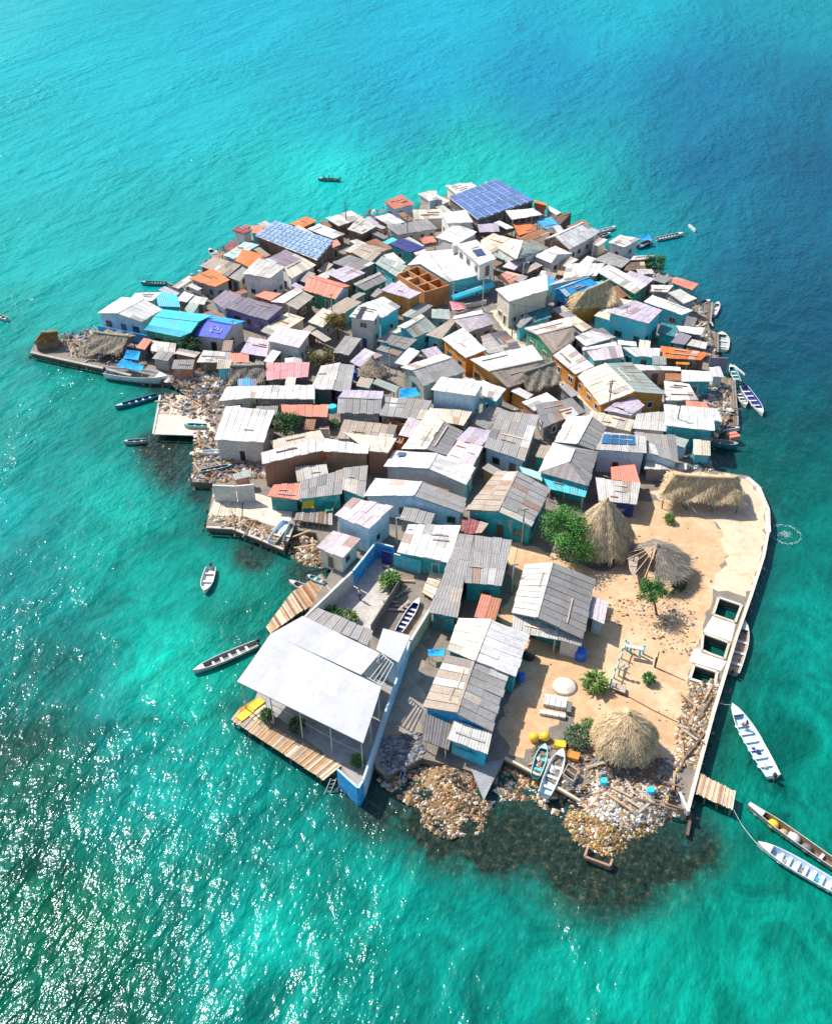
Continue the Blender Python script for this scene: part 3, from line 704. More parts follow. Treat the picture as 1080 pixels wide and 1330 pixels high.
h('mauve grey roof near the right shore above the orange boathouse', 'D', '605,434 715,468|640,403 752,440', 3.0, 'lilac', 'mgrey')
h('small grey roof at the shore between mauve roof and orange boathouse', 'D', '745,446 800,462|775,420 835,436', 2.4, 'mgrey', 'dgrey', 'shed', 'shed', win=0)
h('pale shed roof at the water left of the green shore bush', 'D', '640,352 745,348|655,334 750,330', 2.0, 'pale', 'dgrey', 'shed', 'shed', win=0)
h('orange roofed boathouse with teal front on the right shore', 'D', '832,456 930,494|852,430 958,466', 2.4, 'coral', 'teal', 'boathouse', 'boathouse', win=0)
h('square white roof of the grey house behind the aqua gable', 'G', '440,76 522,79|440,42 552,46', 3.3, 'white', 'grey', win=.5)
h('grey walled house with white green streaked roof near the right shore', 'G', '528,84 612,142|592,64 680,116', 3.4, 'pale', 'grey')
h('aqua house under a long plain white roof near the right shore', 'G', '398,132 602,203|444,98 658,180', 3.3, 'white', 'aqua')
h('aqua two storey stilt house with mauve and white roof', 'G', '200,188 420,250|345,126 496,180', 5.2, 'lilac', 'aqua', patch=.3, frame='dteal')
h('house with bright blue roof and pink and blue gable front', 'D', '342,522 492,466|308,486 446,434|280,492 420,440', (3.6, 4.4, 4.0), 'sky', 'sky', gable='sky', frame='red')
h('narrow white roof behind the bright blue roof', 'D', '262,470 445,430|345,428 470,412', 3.6, 'white', 'pale')
h('long two storey house with cream balcony front and white roof', 'D', '75,545 257,490|12,490 250,418', 5.6, 'white', 'cream', win=1.5, mat='flat_roofing')
h('small red orange awning roof behind the cream balcony house', 'D', '70,462 142,424|20,432 62,404', 2.6, 'coral', 'brick', 'awning', 'awning', open_=True)
h('low teal walled yard room beside the cream balcony house', 'F', '690,296 880,232|735,214 862,166', 2.0, 'dteal', 'aqua', 'yard_room', 'room', win=.5, mat='flat_roofing')
h('tiny grey tin roof leaning on the teal yard room', 'F', '675,285 700,300|728,210 768,240', 2.7, 'grey', 'aqua', 'lean_to', 'lean-to', win=0)
h('gabled house with white upper slope and grey tan lower slope beside the pale street', 'F', '885,442 1015,368|800,337 1005,285|722,300 985,234', (3.0, 4.2, 3.6), ('tan', 'white'), 'ggreen', gable='green')
h('white grey roof right of the tan lower slope', 'G', '82,372 245,322|25,324 108,288', (2.8, 3.2), 'white', 'grey', patch=.2)
h('thin white strip roof above the pink and aqua roof', 'G', '68,396 250,366|65,382 245,350', 2.6, 'white', 'pale', 'awning', 'awning', win=0)
h('low house with pinkish white roof fading to an aqua edge', 'G', '128,450 288,432|92,402 272,366', (2.7, 3.2), 'pinkw', 'aqua')
h('short white strip roof in front of the aqua stilt house', 'G', '258,362 356,372|256,340 352,350', 2.4, 'white', 'teal', 'awning', 'awning', win=0)
h('small mauve roof right of the aqua stilt house', 'G', '545,352 616,364|590,297 654,318', 2.6, 'mauve', 'teal', win=.6)
h('dark teal low roof between aqua stilt house and small mauve roof', 'G', '470,300 560,322|490,245 585,265', 2.4, 'dteal', 'teal', 'lean_to', 'lean-to', win=0)
h('white roof strip beside the dark boats on the right shore', 'G', '590,292 706,313|575,262 724,276', 2.8, 'white', 'dgrey', 'shed', 'shed')
h('house with white front roof and aqua walls left of the orange tin roof', 'G', '345,425 478,432|282,378 482,386', (2.8, 3.2), 'white', 'aqua')
h('low white stony roof below the small mauve roof', 'G', '625,366 730,386|650,336 738,352', 2.3, 'pale', 'dgrey', 'shed', 'shed', win=0, patch=.3)
h('long orange tin roof on the right shore', 'G', '485,432 705,446|486,372 742,410', (2.4, 3.0), 'orange', 'brown', 'shed', 'shed', win=0, patch=.15)
h('ochre timber frame shelter under the orange tin roof', 'G', '570,468 640,470|568,425 640,430', 1.9, 'ochre', 'ochre', 'shelter', 'shelter', open_=True)
h('narrow white strip roof running across below the orange tin roof', 'G', '340,500 596,505|285,468 595,487', 2.8, 'white', 'cream', 'shed', 'shed', win=.4)
h('white roof with a rusty orange box wall at its left on the right shore', 'G', '603,562 765,562|602,500 756,512', 3.0, 'white', 'teal')
h('rusty orange block room left of the white shore roof', 'G', '512,558 602,558|512,512 602,510', 2.4, 'rust', 'ochre', 'room', 'room', win=0, mat='flat_roofing')
h('white and grey roof below the rusty orange block room', 'G', '515,662 690,662|505,560 640,578', (2.7, 3.1), 'white', 'pale', patch=.2)
h('big gabled house with cream slope, orange ridge and grey green slope', 'G', '30,522 165,690|188,465 345,617|330,462 515,632', (3.0, 4.4, 3.2), ('cream', 'ggreen'), 'ochre')
h('lilac roofed house at the lower end of the cream and grey green gable', 'G', '185,716 330,746|310,630 402,690', (3.0, 3.3), 'lilac', 'pale')
h('white sheet roofed house between the pale street and the big cream gable', 'F', '890,456 1020,566|985,392 1125,522', 3.4, 'white', 'ochre', patch=.15)
h('long whitish roof left of the large white roof by the right shore', 'K', '222,202 376,216|240,138 380,124', (2.9, 3.2), 'pale', 'cream')
h('large white flat roof with teal front near the right shore', 'K', '375,190 600,212|365,92 592,108', 3.9, 'white', 'teal', win=1.2, frame='teal')
h('small red patterned cloth roof above the large white flat roof', 'K', '475,105 570,107|470,74 562,82', 3.0, 'coral', 'brown', 'canopy', 'canopy', open_=True)
t = h('grey white corrugated house with a row of dark blue panels on top', 'J', '635,388 908,408|680,298 905,318', (4.1, 4.5), 'pale', 'lblue', win=.5)
solar(t, 'J', '662,362 850,372 848,318 678,308', 4, 1, (4.22, 4.22, 4.45, 4.45), .06, .05, (.03, .12, .25))
h('grey corrugated house adjoining the row of blue panels on the right', 'K', '285,312 432,362|228,222 418,236', (3.7, 4.0), 'grey', 'lblue', patch=.2)
h('low pale roof behind the long shore thatch', 'K', '275,392 470,396|290,340 470,368', 2.3, 'pale', 'grey', 'shed', 'shed', win=0)
h('red corrugated roof behind the grey white lean to by the pointed hut', 'K', '122,442 255,458|118,384 230,374', 3.0, 'coral', 'red', win=0)
h('grey white corrugated lean to in front of the red roof', 'K', '62,540 240,556|48,436 256,462', (2.6, 3.0), 'pale', 'navy', 'lean_to', 'lean-to', win=.5)

# ---- middle
h('gabled house with white left slope and grey right slope beside the striped roof', 'J', '412,350 490,210|535,357 614,210|626,392 692,266', (3.0, 4.1, 3.2), ('white', 'grey'), 'pale')
h('hip roofed house with white left slope and corrugated grey front slope over teal wall', 'J', '330,512 405,352|490,458 520,388|597,586 646,400', (3.4, 4.7, 3.4), ('white', 'grey'), 'teal', hip=True, frame='dteal')
h('turquoise corrugated porch roof under the white and grey hip roof', 'J', '385,600 576,646|352,540 592,592', (2.3, 2.7), 'aqua', 'teal', 'porch', 'porch', open_=True, patch=.02)
h('turquoise striped awning left of the white and grey hip roof', 'J', '240,512 346,560|226,482 340,516', 2.4, 'paqua', 'dteal', 'awning', 'awning', open_=True, patch=.02)
h('wide grey roofed house with lilac upper edge and bluish wall', 'J', '35,376 250,450|118,180 328,206', (3.4, 3.9), 'grey', 'lblue', patch=.2)
h('small lilac striped roof left of the wide grey roof', 'I', '800,420 936,452|870,350 1002,376', 3.4, 'lilac', 'pale')
h('orange walled house with white upper slope and dusty brown lower slope', 'F', '622,644 872,560|520,550 834,482|408,482 770,398', (3.0, 4.6, 4.0), ('tan', 'white'), 'ochre', gable='ochre', patch=.12)
h('dark grey roofed house with a white patch left of the pale street', 'J', '352,268 582,186|310,148 512,114', (2.9, 3.3), 'mgrey', 'dgrey', patch=.2)
h('orange walled house with plain white roof in the middle of the island', 'F', '245,358 380,472|365,298 502,424', 3.8, 'white', 'ochre', patch=.02)
h('gabled house with light grey left slope and dark right slope by the street', 'F', '470,345 505,450|512,332 605,434|612,312 706,412', (3.0, 3.8, 3.0), ('grey', 'dgrey'), 'mgrey')
h('house with pinkish brown hip roof and white ridge strip below the square', 'F', '392,320 556,265|305,246 482,212|308,228 474,192', (3.2, 4.4, 4.2), ('pinkw', 'white'), 'tan', patch=.3)
h('grey green gabled house with patched roof left of the curved tan roof', 'F', '75,352 216,302|28,300 142,232|-15,290 122,218', (3.0, 3.9, 3.7), ('ggreen', 'white'), 'aqua', patch=.2)
h('flat greenish grey roof beside the square with the red awning', 'F', '180,238 286,246|182,186 282,190', 2.9, 'ggreen', 'grey', mat='flat_roofing')
h('narrow tan roof with white edge left of the orange walled white roof house', 'F', '145,338 238,362|300,244 322,258', 3.2, 'tan', 'aqua')
h('grey house with white upper strip and pale green gable beside a blue tarp', 'F', '130,634 380,550|70,545 302,472|2,528 240,448', (3.0, 3.9, 3.6), ('grey', 'white'), 'ggreen')
h('tall pale aqua block house with plain white flat roof', 'F', '178,656 432,694|238,584 482,610', 5.6, 'white', 'lblue', mat='flat_roofing', win=.4)
h('white roof painted with aqua scribbles right of the tall pale block', 'F', '475,692 556,724|478,604 614,656', 3.3, 'white', 'aqua', patch=.15)
h('aqua house with black grey roof below the narrow grey two storey house', 'E', '768,462 930,510|810,420 992,456', 2.8, 'mgrey', 'aqua', patch=.2)
h('brown gabled house with white strip and cream right slope', 'E', '295,278 392,205|220,240 326,172|145,232 298,150', (3.0, 4.0, 3.4), ('cream', 'white'), 'brown', gable='tan')
h('small coral roof squeezed left of the brown gabled house', 'E', '140,226 202,186|50,198 105,172', 2.8, 'coral', 'brick')
h('purple fronted house with a long dark mauve roof', 'B', '410,576 602,634|470,524 674,572', (3.2, 4.1), 'dmauve', 'purple', win=1.2)
h('dark mauve patched roof left of the purple fronted house', 'B', '345,542 402,584|405,494 480,519', 3.2, 'mauve', 'lblue')
h('two storey whitish house with balcony windows behind the mauve roofs', 'B', '488,414 613,438|560,344 684,386', 5.0, 'pale', 'white', win=1.2)
h('gabled house with mauve upper slope and cream lower slope under the left solar array', 'B', '708,442 828,376|682,388 770,342|592,352 688,304', (3.2, 3.9, 4.4), ('cream', 'mauve'), 'white', patch=.15)
h('cream house with a plain orange roof left of the whitish balcony house', 'B', '450,353 522,386|488,302 590,328', 3.3, 'orange', 'cream', patch=.02)
h('grey walled house with bright orange roof at the left far shore', 'B', '238,438 356,478|342,392 426,445', (3.0, 3.8), 'orange', 'grey', patch=.04)
h('flat cream and grey roofs behind the bright orange roof', 'B', '285,378 416,428|356,338 480,376', 2.9, 'tan', 'brown', patch=.3)
h('small grey roof right of the bright orange roof', 'B', '420,432 474,452|486,384 512,400', 2.7, 'grey', 'tan')
h('light aqua strip roof behind the plain orange roof', 'B', '398,328 442,347|496,267 564,281', 3.0, 'paqua', 'pale')
h('small white house with dark red roof on the left far shore', 'B', '436,212 492,232|470,190 532,212', 4.4, 'dred', 'white', win=.8)
h('pinkish red strip roof beside the left solar array', 'B', '530,222 560,232|525,194 592,190', 3.2, 'coral', 'aqua', win=0)
h('low dark red roof at the left shore below the small white house', 'B', '398,300 442,312|428,266 472,280', 2.4, 'dred', 'cream', 'shed', 'shed', win=0)
h('red orange roofed shed with green wall behind the left solar array', 'B', '705,182 768,202|782,150 832,168', 2.8, 'orange', 'green', 'shed', 'shed')
t = h('hall under the left solar array with white gridded panels', 'B', '545,237 835,352|640,168 912,262', (4.3, 4.7), 'white', 'brown', 'hall', 'hall', patch=.01, win=.6)
solar(t, 'B', '545,237 835,352 912,262 640,168', 14, 5, (4.3, 4.3, 4.7, 4.7), .09, .09, (.24, .36, .56))
h('cream shed roof in front of the brown tree', 'E', '362,350 444,384|448,270 528,306', 3.2, 'cream', 'grey', win=.6)
h('grey house with pinkish white roof between the two brown trees', 'E', '122,460 306,502|188,382 373,410', 4.2, 'pinkw', 'pale', win=1.3)
h('low lilac grey roof left of the pinkish white roof', 'E', '-30,530 118,556|20,440 134,462', 2.4, 'lilac', 'mgrey', win=0)
h('long pale pink corrugated roof over a dark front', 'E', '117,690 358,674|117,590 368,590', (2.6, 3.1), 'pink', 'dgrey', win=0, patch=.04)
h('weathered white slatted roof left of the steel grey roof', 'E', '378,742 502,746|436,608 548,590', 3.0, 'pale', 'dgrey', win=.5)
h('steel grey corrugated roof beside the weathered white slatted roof', 'E', '505,745 600,768|550,598 630,608', 2.9, 'grey', 'navy', win=.5)
h('lilac and white patched sheet roof behind the small round thatch', 'E', '605,586 662,612|692,508 792,546', 2.9, 'lilac', 'dgrey', patch=.35, win=0)
h('long white roof left of the green tree', 'H', '398,168 602,150|436,95 606,90', 3.0, 'white', 'pale', patch=.15)
h('long white roof continuing right towards the steel grey roof', 'H', '585,155 906,160|608,88 906,85', 3.1, 'white', 'mgrey', patch=.1)
h('low orange red tin strip roof right of the green tree', 'H', '735,246 976,256|730,192 982,192', 2.6, 'coral', 'dgrey', 'lean_to', 'lean-to', win=0)
h('large plain white roof with grey front on the left shore', 'H', '368,376 632,392|430,198 692,222', 3.9, 'white', 'pale', patch=.02, win=.3)
BR = dict(wmat='brickwork', win=0, patch=.02)
h('long brick walled building with white roof sloping to the left', 'H', '625,508 956,432|620,448 956,374', (4.2, 4.4), 'white', 'brick', 'brick_building', 'building', **BR)
h('brick walled building with white roof and small blue panel, right part', 'I', '82,480 322,494|85,415 332,452', 4.3, 'white', 'brick', 'brick_building', 'building', **BR)
h('brick block with cream white flat roof at the end of the brick row', 'I', '330,480 430,490|195,384 478,414', 4.2, 'cream', 'brick', 'brick_building', 'building', **BR)
h('roof of orange sheets over the shaded yard below the brick row', 'H', '655,682 822,702|690,622 832,612', (2.5, 2.8), 'coral', 'dteal', 'lean_to', 'lean-to', win=0)
h('grey roof with teal edge below the brick row', 'H', '822,698 1052,668|832,602 1066,540', (2.7, 3.2), 'grey', 'teal', win=0, patch=.25)
h('grey roof right of the teal edged roof below the brick row', 'I', '182,688 304,728|192,572 322,562', (2.8, 3.2), 'grey', 'teal', win=0, patch=.2)
h('lilac grey corrugated gable left of the blue tarp', 'I', '160,273 392,280|164,192 398,202|195,152 406,160', (2.7, 3.7, 3.4), ('grey', 'lilac'), 'mgrey', win=0)
h('long grey littered roof below the blue tarp', 'I', '385,288 618,312|400,188 668,210', (2.8, 3.2), 'grey', 'brown', win=0, patch=.25)
h('gabled house with cream left slope and grey right slope above the long white gable', 'I', '508,467 660,250|634,472 728,322|746,506 832,372', (3.2, 4.2, 3.3), ('cream', 'grey'), 'brick', patch=.12)
h('cream and white roof in front of the tall pale block', 'I', '730,326 838,342|660,250 886,267', 3.2, 'cream', 'brown', win=.4)
h('square pinkish white panelled roof right of the cream and grey gable', 'I', '745,516 882,576|806,428 940,458', 3.4, 'pinkw', 'pale')
t = h('long white gabled house with grey front wall and one small blue panel', 'I', '412,563 470,480|648,574 694,494|852,662 902,572', (3.4, 4.3, 3.4), 'white', 'pale', patch=.03, win=.2)
solar(t, 'I', '472,510 520,512 534,492 488,490', 1, 1, (3.7, 3.7, 3.7, 3.7), .05, .05, (.06, .12, .25))
h('gabled house with pale blue front, teal windows and white and grey slopes', 'I', '302,724 366,628|568,720 610,647|832,816 854,738', (3.2, 4.3, 3.2), ('white', 'grey'), 'lblue', patch=.15, frame='dteal')
h('pale blue white block house with mauve white flat roof by the courtyard', 'L', '700,248 860,311|785,168 972,211', 4.6, 'pinkw', 'lblue', patch=.2, frame='white')
h('low cream shed with pinkish white roof above the timber dock', 'L', '613,398 737,448|696,324 818,362', 2.9, 'pinkw', 'cream', 'shed', 'shed', patch=.2, win=.4)
h('house with whitish sandy flat roof and teal front by the courtyard', 'M', '165,420 408,470|215,293 462,298', 3.0, 'white', 'teal', patch=.15, mat='flat_roofing')
h('gabled house with grey brown patched roof and teal front left of the big tree', 'M', '487,224 628,44|632,229 725,45|790,302 878,125', (3.2, 4.4, 3.4), ('tan', 'grey'), 'teal', patch=.3, gable='teal')
h('small maroon roof below the grey brown patched gable', 'M', '462,335 560,330|470,255 590,290', 2.3, 'dred', 'brown', 'lean_to', 'lean-to', win=0)
h('long grey sheet roofed house with teal front wall', 'M', '480,562 650,577|480,338 698,366', (3.3, 3.6), 'grey', 'teal', win=.2)
h('narrow grey roof running down the left side of the teal fronted grey house', 'M', '312,702 442,726|455,335 520,342', (3.0, 3.7), 'grey', 'dteal', win=.4)
h('wide gabled house with light left slope and dark grey right slope beside the sand yard', 'M', '700,706 762,478|815,728 888,469|1030,826 1086,548', (3.1, 4.2, 3.2), ('pale', 'mgrey'), 'dteal', patch=.06)
h('white lattice porch roof on the front of the wide grey gable', 'P', '625,130 822,172|632,66 832,122', (2.4, 2.8), 'pale', 'teal', 'porch', 'porch', open_=True, patch=.02)
h('grey sheet lean to on the front corner of the wide grey gable', 'P', '824,172 922,198|836,124 938,150', (2.5, 2.9), 'grey', 'pale', 'lean_to', 'lean-to', win=0)
h('small annex with pinkish roof and bluish wall right of the wide grey gable', 'N', '238,656 302,684|250,560 322,582', 2.5, 'pinkw', 'lblue', 'annex', 'annex', win=.5)
h('pair of bright white roof slopes at the back of the blue waterfront house', 'P', '340,215 388,78|457,263 528,84|640,332 697,150', (3.2, 4.2, 3.2), ('cream', 'white'), 'teal', patch=.06)
h('bright blue waterfront house with tan left slope and grey right slope', 'P', '235,468 335,240|378,492 455,266|533,573 606,322', (3.0, 4.0, 3.1), ('tan', 'grey'), 'sky', patch=.08, gable='sky', win=.3)
h('corrugated porch with sky blue painted front wall at the rubble bank', 'P', '344,606 516,674|372,527 536,581', (2.6, 2.8), 'pale', 'cyan', 'porch', 'porch', patch=.12, win=0)
h('dark open porch with sagging grey roof left of the sky blue front wall', 'P', '232,612 342,655|246,500 362,545', (1.9, 2.4), 'dgrey', 'dgrey', 'porch', 'porch', open_=True)
h('big white roofed pavilion standing open over a timber dock', 'O', '255,410 790,672|328,308 830,552|399,204 868,432', (4.6, 4.85, 5.1), 'bright', 'mgrey', 'pavilion', 'pavilion', open_=True, patch=0, posts='pale', jit=.07, mat='smooth_sheet')
h('upper white roof panel behind the big pavilion roof', 'O', '400,206 782,382|535,131 862,290', (5.1, 5.3), 'bright', 'pale', 'pavilion_annex', 'pavilion', patch=0, win=0, jit=.07, mat='smooth_sheet')
h('smaller bright white roof at the alley corner of the pavilion', 'O', '845,275 940,330|875,184 992,215', 4.4, 'bright', 'lblue', patch=0, win=0, jit=.07, mat='smooth_sheet')
h('grey corrugated roof between courtyard and big white pavilion', 'O', '548,142 808,254|598,98 832,196', 4.3, 'grey', 'pale', patch=.03, win=0)
# ---- left tip
h('white gabled house with dark windows beside the turquoise hall on the left tip', 'A', '385,240 500,165|478,240 600,175|590,282 690,222', (3.4, 4.4, 3.4), 'white', 'lblue', patch=.02, frame='navy')
h('white back roof of the left tip behind the white gabled house', 'A', '540,172 640,182|560,148 690,142', 3.6, 'white', 'pale', patch=.03)
h('small bright cyan roof behind the turquoise hall', 'A', '668,208 772,212|660,160 760,168|690,140 745,150', (3.4, 4.2, 4.4), 'cyan', 'aqua', patch=0, win=0)
h('large turquoise roofed hall with curved roof on the left tip', 'A', '600,318 770,352|622,296 822,330|650,255 858,280|690,222 920,250', (3.2, 3.9, 4.5, 4.6), 'cyan', 'green', 'hall', 'hall', patch=0, jit=.03)
h('indigo blue roofed house with white gable trim beside the turquoise hall', 'A', '838,345 975,362|888,272 1018,295|920,250 1075,278', (3.0, 4.2, 3.9), ('indigo', 'sky'), 'pale', patch=0, jit=.03, frame='dgrey')
h('small coral lean to roof beside the blue tarps on the left tip', 'A', '565,400 605,412|600,358 638,366', 2.4, 'coral', 'dgrey', 'lean_to', 'lean-to', win=0)
h('grey roof patch between coral lean to and the green tree on the left tip', 'A', '635,415 745,432|640,370 750,380', 2.0, 'pale', 'dgrey', 'lean_to', 'lean-to', win=0)
h('long grey tin roof above the rubble shore right of the green tree', 'A', '850,468 1000,470|880,415 1010,425', 2.2, 'pale', 'dwood', 'shed', 'shed', win=0, patch=.3)
h('salmon tin roof beside the grey tin roof above the rubble shore', 'A', '1000,470 1090,470|1005,432 1090,424', 2.3, 'coral', 'dwood', 'shed', 'shed', win=0)
h('white flat roof by the left far shore beside the dark boat', 'A', '755,178 800,190|790,140 835,155', 2.4, 'white', 'dwood', 'shed', 'shed', win=0)
h('whitish low roof next to the flat roof by the left far shore', 'A', '810,190 880,200|830,158 900,170', 2.2, 'pale', 'dwood', 'shed', 'shed', win=0, patch=.3)
# ---------------------------------------------------------------- thatch
STRAW = [(.64, .46, .26), (.50, .34, .19), (.74, .56, .33), (.40, .28, .16), (.82, .65, .41), (.56, .42, .27)]
GSTRAW = [(.30, .27, .22), (.24, .21, .17), (.38, .33, .26), (.19, .17, .14), (.34, .30, .26)]
def blades(m, f, n, cols, ln, w, rnd, lift=.10):
    """straw: f(u, v) surface point, v runs from the top (0) to the eave (1)"""
    for _ in range(n):
        u = rnd.random(); v = rnd.random() ** .7; a = f(u, v); b = f(min(1, max(0, u + rnd.uniform(-.004, .004))), v + .02)
        d = (b - a)
        if d.length < 1e-5: continue
        d.normalize(); c = f(u + .01, v); s = (c - a)
        if s.length < 1e-5: continue
        s.normalize(); nn = s.cross(d)
        if nn.z < 0: nn = -nn
        l = ln * rnd.uniform(.6, 1.3); s2 = s * w * rnd.uniform(.5, 1.2); d2 = (d + s * rnd.uniform(-.25, .25)).normalized()
        p = a + nn * rnd.uniform(.0, .03); q = a + d2 * l + nn * lift * rnd.uniform(.3, 1.2)
        kk = mnoise.noise(p * .8); ci = min(len(cols) - 1, max(0, int((.5 + kk * .5 + rnd.gauss(0, .28)) * len(cols))))
        m.face([p - s2, p + s2, q + s2 * .5, q - s2 * .5], col(cols[ci], .18))

def thatch_round(label, cx, cy, zc, R, apex_px, za, cols=STRAW, prof=.0, n=2600, name='thatched_hut', zg=1.0, post=True, arc=(0, 2 * PI), flare=.0, sq=1.0):
    rnd = random.Random(hash_(label)); c = G(cx, cy, zc); A = G(apex_px[0], apex_px[1], za)
    th = Thing(name, label, 'hut', (c.x, c.y, zg))
    def f(u, v):
        a = arc[0] + (arc[1] - arc[0]) * u; r = v * (1 - prof * (1 - v)) if v <= 1 else v
        wob = 1 + .04 * math.sin(a * 5 + 1) + .03 * math.sin(a * 9)
        e = c + V((R * math.cos(a) * wob, R * sq * math.sin(a) * wob, 0))
        p = lerp(A, e, r); p.z = lerp(A.z, zc, v) if v <= 1 else zc - (v - 1) * (za - zc)
        return p
    m = M(); K, J = 36, 8
    for i in range(K):
        for j in range(J):
            cc = col(cols[1], .15); m.face([f(i / K, j / J), f((i + 1) / K, j / J), f((i + 1) / K, (j + 1) / J), f(i / K, (j + 1) / J)], tuple(x * .8 for x in cc))
    blades(m, f, n, cols, R * .22, .035, rnd)
    th.part('thatch_roof', m, 'thatch')
    m = M(); m.lathe(A - V((0, 0, .35)), [(.32, 0), (.22, .4), (.06, .62)], cols[2], 9, .15); th.part('cap', m, 'thatch')
    if post:
        for k in range(8):
            a = k * PI / 4; p = c + V((R * .82 * math.cos(a), R * .82 * sq * math.sin(a), 0)); m = M(); m.tube([V((p.x, p.y, zg - .1)), V((p.x, p.y, zc + .45))], .07, col('dwood', .2), 6); th.part('post', m, 'timber')
    m = M(); m.tube([V((A.x, A.y, zg - .1)), A - V((0, 0, .3))], .10, col('dwood', .2), 6); th.part('post', m, 'timber')
    return th

def thatch_long(label, T, rows, zs, cols=STRAW, n=3000, wall=None, posts='teal', zg=1.0, name='thatched_shelter', cat='shelter', hang=.25, bl=.7):
    st = Strip(T, rows, zs); rnd = random.Random(hash_(label)); ctr = (st.L[0] + st.R[0] + st.L[-1] + st.R[-1]) / 4
    th = Thing(name, label, cat, (ctr.x, ctr.y, zg)); m = M()
    sides = []
    if st.n == 3:
        sides = [(lambda u, v: lerp(lerp(st.L[1], st.R[1], u), lerp(st.L[0], st.R[0], u), v), 3.2), (lambda u, v: lerp(lerp(st.L[1], st.R[1], u), lerp(st.L[2], st.R[2], u), v), 1.4),
                 (lambda u, v: lerp(st.L[1], lerp(st.L[0], st.L[2], u), v), .8), (lambda u, v: lerp(st.R[1], lerp(st.R[0], st.R[2], u), v), .8)]
    else: sides = [(lambda u, v: lerp(lerp(st.L[1], st.R[1], u), lerp(st.L[0], st.R[0], u), v), 1)]
    tot = sum(w for _, w in sides)
    for f0, w in sides:
        def f(u, v, f0=f0):
            p = f0(u, v); p = p + V((0, 0, .10 * math.sin(u * 17 + v * 6) * (.3 + v) - .35 * v * (1 - v))); return p
        K, J = 24, 5
        for i in range(K):
            for j in range(J): m.face([f(i / K, j / J), f((i + 1) / K, j / J), f((i + 1) / K, (j + 1) / J), f(i / K, (j + 1) / J)], tuple(x * .8 for x in col(cols[1], .2)))
        blades(m, f, int(n * w / tot), cols, bl, .04, rnd, .12)
    th.part('thatch_roof', m, 'thatch')
    if st.n == 3:
        m = M(); m.tube([st.L[1] + V((0, 0, .1)), lerp(st.L[1], st.R[1], .5) + V((0, 0, .02)), st.R[1] + V((0, 0, .1))], .17, col(cols[2], .1), 7); th.part('ridge', m, 'thatch')
    q = [st.L[0], st.R[0], st.R[-1], st.L[-1]]; cc = sum(q, V()) / 4; q = [lerp(p, V((cc.x, cc.y, p.z)), .1) for p in q]
    if wall:
        m = M()
        for i in range(4):
            a, b = q[i], q[(i + 1) % 4]; m.face([V((a.x, a.y, zg - .2)), V((b.x, b.y, zg - .2)), V((b.x, b.y, b.z - .05)), V((a.x, a.y, a.z - .05))], C[wall])
        th.part('wall', m, 'timber')
    else:
        for i in range(4):
            a, b = q[i], q[(i + 1) % 4]; k = max(1, round((b - a).length / 2.8))
            for j in range(k):
                p = lerp(a, b, j / k); m = M(); m.tube([V((p.x, p.y, zg - .1)), V((p.x, p.y, p.z + .1))], .08, col(posts, .1), 6); th.part('post', m, 'timber')
    return th

thatch_round('round straw hut with golden thatch on the rubble point at the near end', 811, 957, 2.9, 3.0, (816, 926), 6.0, n=5600, prof=-.75)
thatch_round('tall pointed thatched hut behind the big green tree', 781, 699, 2.6, 3.85, (788, 648), 8.3, GSTRAW[2:3] + STRAW, prof=-.35, n=5400)
t = thatch_round('ruined thatched hut with half its cover gone beside the leaning tree', 855, 728, 2.8, 3.6, (853, 708), 4.9, GSTRAW, n=2300, arc=(-1.9, 2.6))
for k in range(5):
    a = 2.7 + k * .34; c0 = G(855, 728, 2.8); A0 = G(853, 708, 4.9); m = M(); m.tube([A0, c0 + V((3.6 * math.cos(a), 3.6 * math.sin(a), -.1))], .05, col('pwood', .2), 5); t.part('rafter', m, 'timber')
m = M(); a, b, c2, d = GP('N', '410,345 470,335 445,480 420,430', 2.6); m.box8([a, b, c2, d] + [p + V((0, 0, .05)) for p in (a, b, c2, d)], C['tan']); t.part('reed_mat', m, 'thatch')
thatch_round('small round thatched roof with pale cap in the middle of the island', 483, 481, 3.2, 2.2, (483, 463), 5.2, GSTRAW + STRAW[:2], n=1300, prof=.2)
thatch_long('long thatched shelter on green posts beside the pale quay', 'K', '348,520 738,546|420,422 690,436|380,408 712,424', (2.3, 4.9, 2.4), STRAW, 5600, posts='dteal')
thatch_long('thatched house roof over yellow timber wall beside the bright blue roof', 'D', '366,578 600,548|440,492 545,446|352,522 500,474', (3.2, 5.9, 3.2), STRAW, 3200, wall='ochre', bl=.8)
thatch_long('dark thatched lean to on the lower end of the orange walled dusty brown house', 'F', '738,664 940,604|720,560 900,498|700,528 880,480', (2.6, 4.1, 3.9), GSTRAW, 2000, wall='dwood')
thatch_long('grey thatched shelter among blue tarps on the left tip', 'A', '305,398 490,430|368,330 532,350|420,320 560,345', (1.9, 3.6, 2.2), GSTRAW + STRAW[:1], 2600, posts='dwood')
thatch_long('small brown thatched hut at the very end of the left tip', 'A', '88,380 200,364|122,334 196,328|130,330 200,322', (1.7, 3.0, 2.0), [(.34, .17, .06), (.26, .13, .05), (.42, .22, .09)], 900, wall='dwood', bl=.5)
thatch_long('grey weathered thatch left of the long pale pink corrugated roof', 'E', '-105,700 108,704|-95,610 105,604|-85,596 105,588', (1.8, 3.5, 2.4), GSTRAW, 1800, wall='dgrey')

